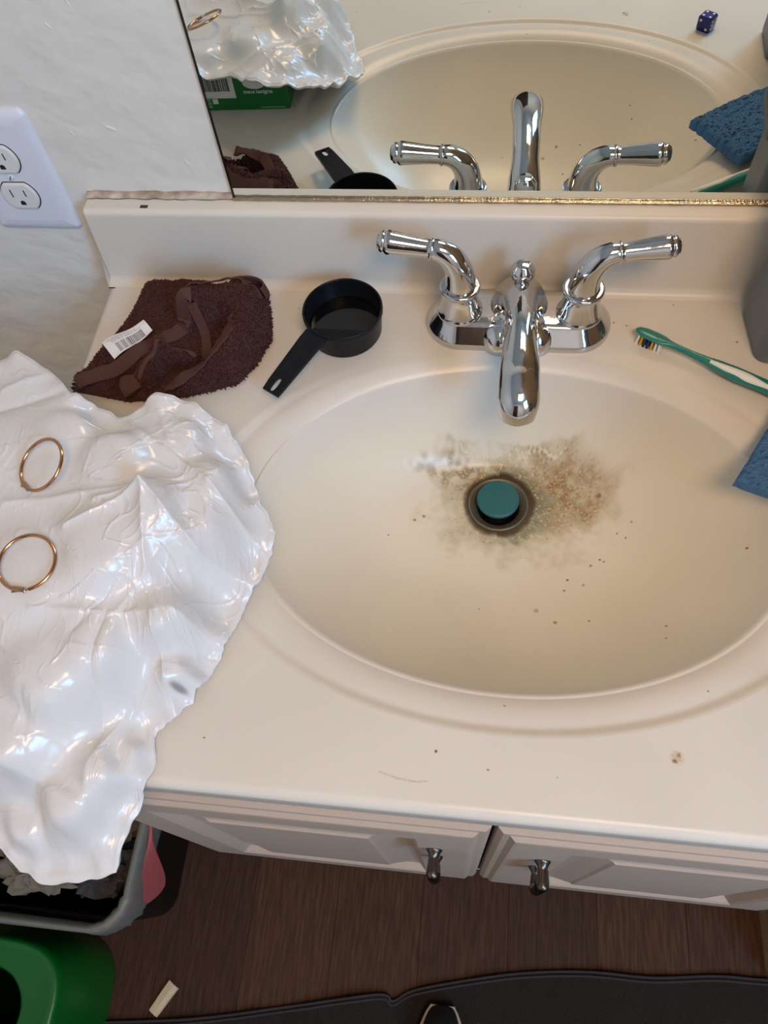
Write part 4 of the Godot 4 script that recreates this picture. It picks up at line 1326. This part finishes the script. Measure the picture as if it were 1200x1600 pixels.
# ------------------------------------------------------------------ outlet on the wall
func build_outlet() -> void:
	var o := thing("wall_outlet", "white duplex electrical outlet with cover plate on the wall left of the mirror", "outlet", Vector3(-0.4437, 0.9065, -0.005))
	var up := Transform3D(Basis(Vector3.RIGHT, PI / 2), Vector3.ZERO)
	var g := Geo.new()
	rr_prism(g, 0.0815, 0.1215, 0.007, [Vector2(0.0, 0.0), Vector2(0.0, 0.0012), Vector2(0.0012, 0.0028), Vector2(0.004, 0.0046), Vector2(0.008, 0.0056), Vector2(0.013, 0.006)], up, 5)
	put("cover_plate", g, M.plate, o)
	for s in [-1, 1]:
		var c := Vector3(0.0, s * 0.0186 - 0.0015, 0.006)
		# receptacle face: a disc with flattened top and bottom, ringed by a groove
		var gr := Geo.new(); var fc := Geo.new()
		var ol := []; var il := []
		for k in 40:
			var a := TAU * k / 40.0
			ol.append(Vector2(cos(a) * 0.0174, clampf(sin(a) * 0.0174, -0.0142, 0.0142)))
			il.append(Vector2(cos(a) * 0.0165, clampf(sin(a) * 0.0165, -0.0134, 0.0134)))
		var xf := Transform3D(Basis(Vector3.RIGHT, PI / 2), c)
		prism(gr, ol, [Vector2(0, -0.001), Vector2(0, 0.0002), Vector2(0.0004, 0.0003)], xf)
		prism(fc, il, [Vector2(0, -0.001), Vector2(0, 0.0016), Vector2(0.0008, 0.0024), Vector2(0.002, 0.0025)], xf)
		var r := put("receptacle", fc, M.socket, o)
		put("groove", gr, M.hole, r)
		for q in [[-0.0062, 0.0012, 0.0082], [0.0062, 0.0012, 0.0066]]:
			var sl := Geo.new()
			box(sl, c + Vector3(q[0], 0.0036, 0.0022), Vector3(q[1], q[2], 0.0008), 0.0001)
			put("slot", sl, M.hole, r, false)
		var gh := Geo.new()
		var arch := []
		for k in 17:
			var a := PI * k / 16.0
			arch.append(Vector2(cos(a) * 0.0024, 0.0006 - sin(a) * 0.0028))
		arch.append(Vector2(-0.0024, 0.0024)); arch.append(Vector2(0.0024, 0.0024))
		prism(gh, arch, [Vector2(0, 0.0), Vector2(0, 0.0026)], Transform3D(Basis(Vector3.RIGHT, PI / 2), c + Vector3(0, -0.0062, 0)))
		put("ground_hole", gh, M.hole, r, false)
	var sc := Geo.new()
	lathe(sc, [Vector2(0.0001, 0.0014), Vector2(0.0022, 0.0012), Vector2(0.0032, 0.0004), Vector2(0.0034, -0.0005)], Transform3D(Basis(Vector3.RIGHT, PI / 2), Vector3(0, -0.0015, 0.006)), 20)
	var scr := put("screw", sc, M.plate, o)
	var sl2 := Geo.new()
	box(sl2, Vector3(0, -0.0015, 0.0074), Vector3(0.0007, 0.0052, 0.0003), 0.0001, Basis(Vector3.BACK, -0.5))
	put("screw_slot", sl2, M.hole, scr, false)

# ------------------------------------------------------------------ floor level
func blob(c: Vector3, r: Vector3, amp: float, freq: float, sd: float) -> Geo:
	var g := Geo.new()
	var rings := []
	for k in 22:
		var a := -PI / 2 + PI * (k + 0.02) / 21.04
		var ring := PackedVector3Array()
		for j in 36:
			var t := TAU * j / 36.0
			var d := Vector3(cos(a) * cos(t), sin(a), cos(a) * sin(t))
			var n := noise_a.get_noise_3d(d.x * freq + sd, d.y * freq, d.z * freq + sd * 2.0)
			var n2 := absf(noise_a.get_noise_3d(d.x * freq * 2.2 + sd, d.y * freq * 2.2 + 4.0, d.z * freq * 2.2))
			ring.append(c + d * r * (1.0 + amp * (n - n2)))
		rings.append(ring)
	loft(g, rings, true, true, true, false)
	return g

func build_floor_things() -> void:
	# waste bin with liner
	var at := Vector3(-0.585, 0, 0.475)
	var bin := thing("waste_bin", "black rectangular waste bin with a grey plastic liner beside the vanity cabinet", "bin", at)
	var g := Geo.new()
	prism(g, round_rect(0.26, 0.17, 0.035, 8), [Vector2(0.006, 0.0), Vector2(0.0, 0.004), Vector2(-0.018, 0.262), Vector2(-0.020, 0.264), Vector2(-0.017, 0.266), Vector2(-0.014, 0.262), Vector2(0.006, 0.02), Vector2(0.04, 0.016)], Transform3D())
	put("bin_body", g, M.bin, bin)
	var l := Geo.new()
	var rings := []
	var base := round_rect(0.30, 0.208, 0.045, 14)
	for q in [[-0.004, 0.205, 1.0], [-0.007, 0.230, 1.0], [-0.007, 0.262, 0.6], [-0.003, 0.2705, 0.3], [0.004, 0.2705, 0.3], [0.009, 0.262, 0.6], [0.012, 0.22, 1.0], [0.022, 0.14, 1.0]]:
		var ring := PackedVector3Array()
		for k in base.size():
			var p: Vector2 = base[k]
			var nd: Vector2 = p.normalized()
			var wob: float = noise_a.get_noise_2d(k * 0.55, q[1] * 30.0) * 0.004 * q[2]
			var drop := 0.020 * noise_a.get_noise_2d(k * 0.22, 9.0) * (1.0 if q[1] < 0.21 else 0.0)
			p -= nd * (q[0] + wob)
			ring.append(Vector3(p.x, q[1] + drop, p.y))
		rings.append(ring)
	loft(l, rings, true, false, false, false)
	put("bin_liner", l, M.liner, bin)
	# what is in it
	var junk := [["crumpled_paper", "pale crumpled paper at the front of the waste bin", "paper", Vector3(-0.575, 0.236, 0.522), Vector3(0.055, 0.022, 0.026), M.paper], ["dark_wrapper", "dark grey crumpled wrapper along the front of the waste bin", "wrapper", Vector3(-0.500, 0.214, 0.508), Vector3(0.045, 0.038, 0.034), M.grey_paper], ["tan_wrapper", "tan crumpled paper at the left of the waste bin", "paper", Vector3(-0.63, 0.226, 0.468), Vector3(0.055, 0.035, 0.040), M.tan_paper], ["orange_peel", "small orange brown scrap lying in the waste bin", "scrap", Vector3(-0.556, 0.256, 0.492), Vector3(0.010, 0.012, 0.009), M.orange], ["grey_wrapper", "grey crumpled wrapper at the right of the waste bin", "wrapper", Vector3(-0.492, 0.210, 0.435), Vector3(0.036, 0.036, 0.040), M.tan_paper]]
	var sd := 1.0
	for j in junk:
		tag(put(j[0], blob(j[3], j[4], 0.38, 1.9, sd), j[5], self, false), j[1], j[2])
		sd += 3.7
	var pk := Geo.new()
	rings = []
	for i in 18:
		var t := i / 17.0
		var p := Vector3(-0.4285 - 0.034 * t * t * t, 0.264 - 0.012 * sin(t * PI), 0.452 + 0.118 * t)
		var drop := 0.004 + 0.075 * pow(sin(t * PI), 1.2) * smoothstep(0.0, 0.6, t)
		rings.append(PackedVector3Array([p + Vector3(-0.0015, 0.0, 0), p + Vector3(0.004, 0.001, 0.001), p + Vector3(0.010 * sin(t * PI) + 0.003, -drop, 0.004), p + Vector3(0.010 * sin(t * PI), -drop, 0.002)]))
	loft(pk, rings, true, true, true, false)
	tag(put("pink_wrapper", pk, M.pink), "pink plastic wrapper tucked over the right rim of the waste bin", "wrapper")
	# green tub with a round opening
	var gt := thing("green_tub", "glossy green plastic tub with a round opening at the bottom left", "tub", Vector3(-0.645, 0, 0.690))
	var tb := Geo.new()
	rings = []
	for q in [[0.116, 0.098, 0.0, 3.2], [0.122, 0.104, 0.004, 3.2], [0.120, 0.101, 0.10, 3.2], [0.112, 0.090, 0.155, 3.2], [0.110, 0.088, 0.166, 3.2], [0.105, 0.083, 0.170, 3.1], [0.098, 0.077, 0.166, 3.0], [0.078, 0.064, 0.157, 2.6], [0.060, 0.055, 0.152, 2.1], [0.0565, 0.0525, 0.150, 2.0], [0.055, 0.051, 0.146, 2.0], [0.056, 0.052, 0.12, 2.0], [0.10, 0.085, 0.09, 2.4], [0.112, 0.094, 0.01, 3.0], [0.002, 0.002, 0.008, 2.0]]:
		var ring := PackedVector3Array()
		for k in 72:
			var a := TAU * k / 72.0
			var e: float = 2.0 / q[3]
			ring.append(Vector3(signf(cos(a)) * pow(absf(cos(a)), e) * q[0], q[2], signf(sin(a)) * pow(absf(sin(a)), e) * q[1]))
		rings.append(ring)
	loft(tb, rings.slice(0, 12), true, true, false, false)
	put("tub_body", tb, M.green, gt)
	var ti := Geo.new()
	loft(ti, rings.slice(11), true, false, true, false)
	put("tub_inside", ti, M.shaded_green, gt)
	# scrap on the floor
	var st := Geo.new()
	rings = []
	for i in 9:
		var t := i / 8.0
		var p := Vector3(-0.434, 0.001, 0.643).lerp(Vector3(-0.457, 0.001, 0.683), t)
		var s := Vector3(0.0085, 0, 0.005) * (1.0 - 0.12 * t)
		var hgt := 0.006 + 0.002 * sin(t * 5.0)
		rings.append(PackedVector3Array([p - s, p + s, p + s * 0.9 + Vector3(0, hgt * 0.7, 0), p + s * 0.2 + Vector3(0, hgt, 0), p - s * 0.8 + Vector3(0, hgt * 0.8, 0)]))
	loft(st, rings, true, true, true, false)
	tag(put("paper_scrap", st, M.chip, self, false), "short rolled cream paper scrap lying on the dark floor", "paper")
	# bath mat
	var rug := thing("bath_mat", "dark grey ribbed bath mat with a double stitched hem on the floor", "rug", Vector3(0.05, 0, 0.9))
	var edge := []
	for p in [[-0.56, 0.705], [-0.398, 0.682], [-0.26, 0.652], [-0.1304, 0.6222], [-0.1064, 0.6276], [-0.0752, 0.6106], [0.0165, 0.5861], [0.09, 0.571], [0.1722, 0.5613], [0.26, 0.559], [0.35, 0.5475], [0.4222, 0.5448], [0.62, 0.535]]: edge.append(Vector3(p[0], 0, p[1]))
	var ep := smooth_path(edge, 8)
	var rg := Geo.new()
	var off := Vector3(0.05, 0, 0.9)
	grid(rg, ep.size() - 1, 60, func(u, v):
		var p: Vector3 = ep[int(round(u * (ep.size() - 1)))]
		var z := lerpf(p.z, 1.15 + (p.z - 0.6) * 0.5, v)
		var y: float = 0.008 + 0.004 * noise_a.get_noise_2d(p.x * 9.0, z * 9.0) + 0.006 * maxf(0.0, noise_a.get_noise_2d(p.x * 16.0 + 3.0, z * 5.0)) * (1.0 - v)
		return Vector3(p.x, y, z) - off, true)
	var skirt := rg.v.size()
	for i in ep.size(): rg.point(Vector3(ep[i].x, 0.001, ep[i].z - 0.001) - off)
	for i in ep.size() - 1: rg.quad(skirt + i, skirt + i + 1, (i + 1) * 61, i * 61)
	put("mat_pile", rg, M.rug, rug)
	for k in 2:
		var hm := Geo.new()
		var hp := []
		for i in ep.size():
			var p: Vector3 = rg.v[i * 61]
			hp.append(p + Vector3(0, 0.001, 0.001 + 0.0055 * k))
		tube(hm, hp, [Vector2(0.0018, 0.0018)], 8)
		put("mat_hem", hm, M.rug_hem, rug)
	# toe of a shoe standing on the mat
	var sh := thing("shoe", "black shoe toe with a cream edge standing on the grey bath mat", "shoe", Vector3(-0.035, 0.013, 0.76))
	var up := Geo.new(); var so := Geo.new()
	rings = []
	var soles := []
	for i in 33:
		var t := i / 32.0
		var z := -0.135 + 0.27 * t
		var w := 0.043 * pow(sin(clampf(t * 0.94 + 0.03, 0, 1) * PI), 0.42) * (1.0 - 0.16 * smoothstep(0.45, 0.75, t))
		var hh := 0.040 * pow(clampf(t * 9.0, 0.02, 1.0), 0.5) + 0.038 * smoothstep(0.15, 0.6, t) - 0.045 * smoothstep(0.97, 1.0, t)
		var ring := PackedVector3Array(); var sring := PackedVector3Array()
		for k in 20:
			var a := PI * k / 19.0
			ring.append(Vector3(cos(a) * w * 0.92, 0.014 + pow(sin(a), 0.8) * hh, z))
		ring.append(Vector3(-w * 0.9, 0.002, z)); ring.append(Vector3(w * 0.9, 0.002, z))
		for q in [[1.04, 0.0], [1.07, 0.004], [1.07, 0.016], [1.02, 0.019], [-1.02, 0.019], [-1.07, 0.016], [-1.07, 0.004], [-1.04, 0.0]]:
			sring.append(Vector3(q[0] * w, q[1], z))
		rings.append(ring); soles.append(sring)
	loft(up, rings, true, true, true, true)
	loft(so, soles, true, true, true, true)
	put("shoe_upper", up, M.shoe, sh)
	put("sole", so, M.sole, sh)
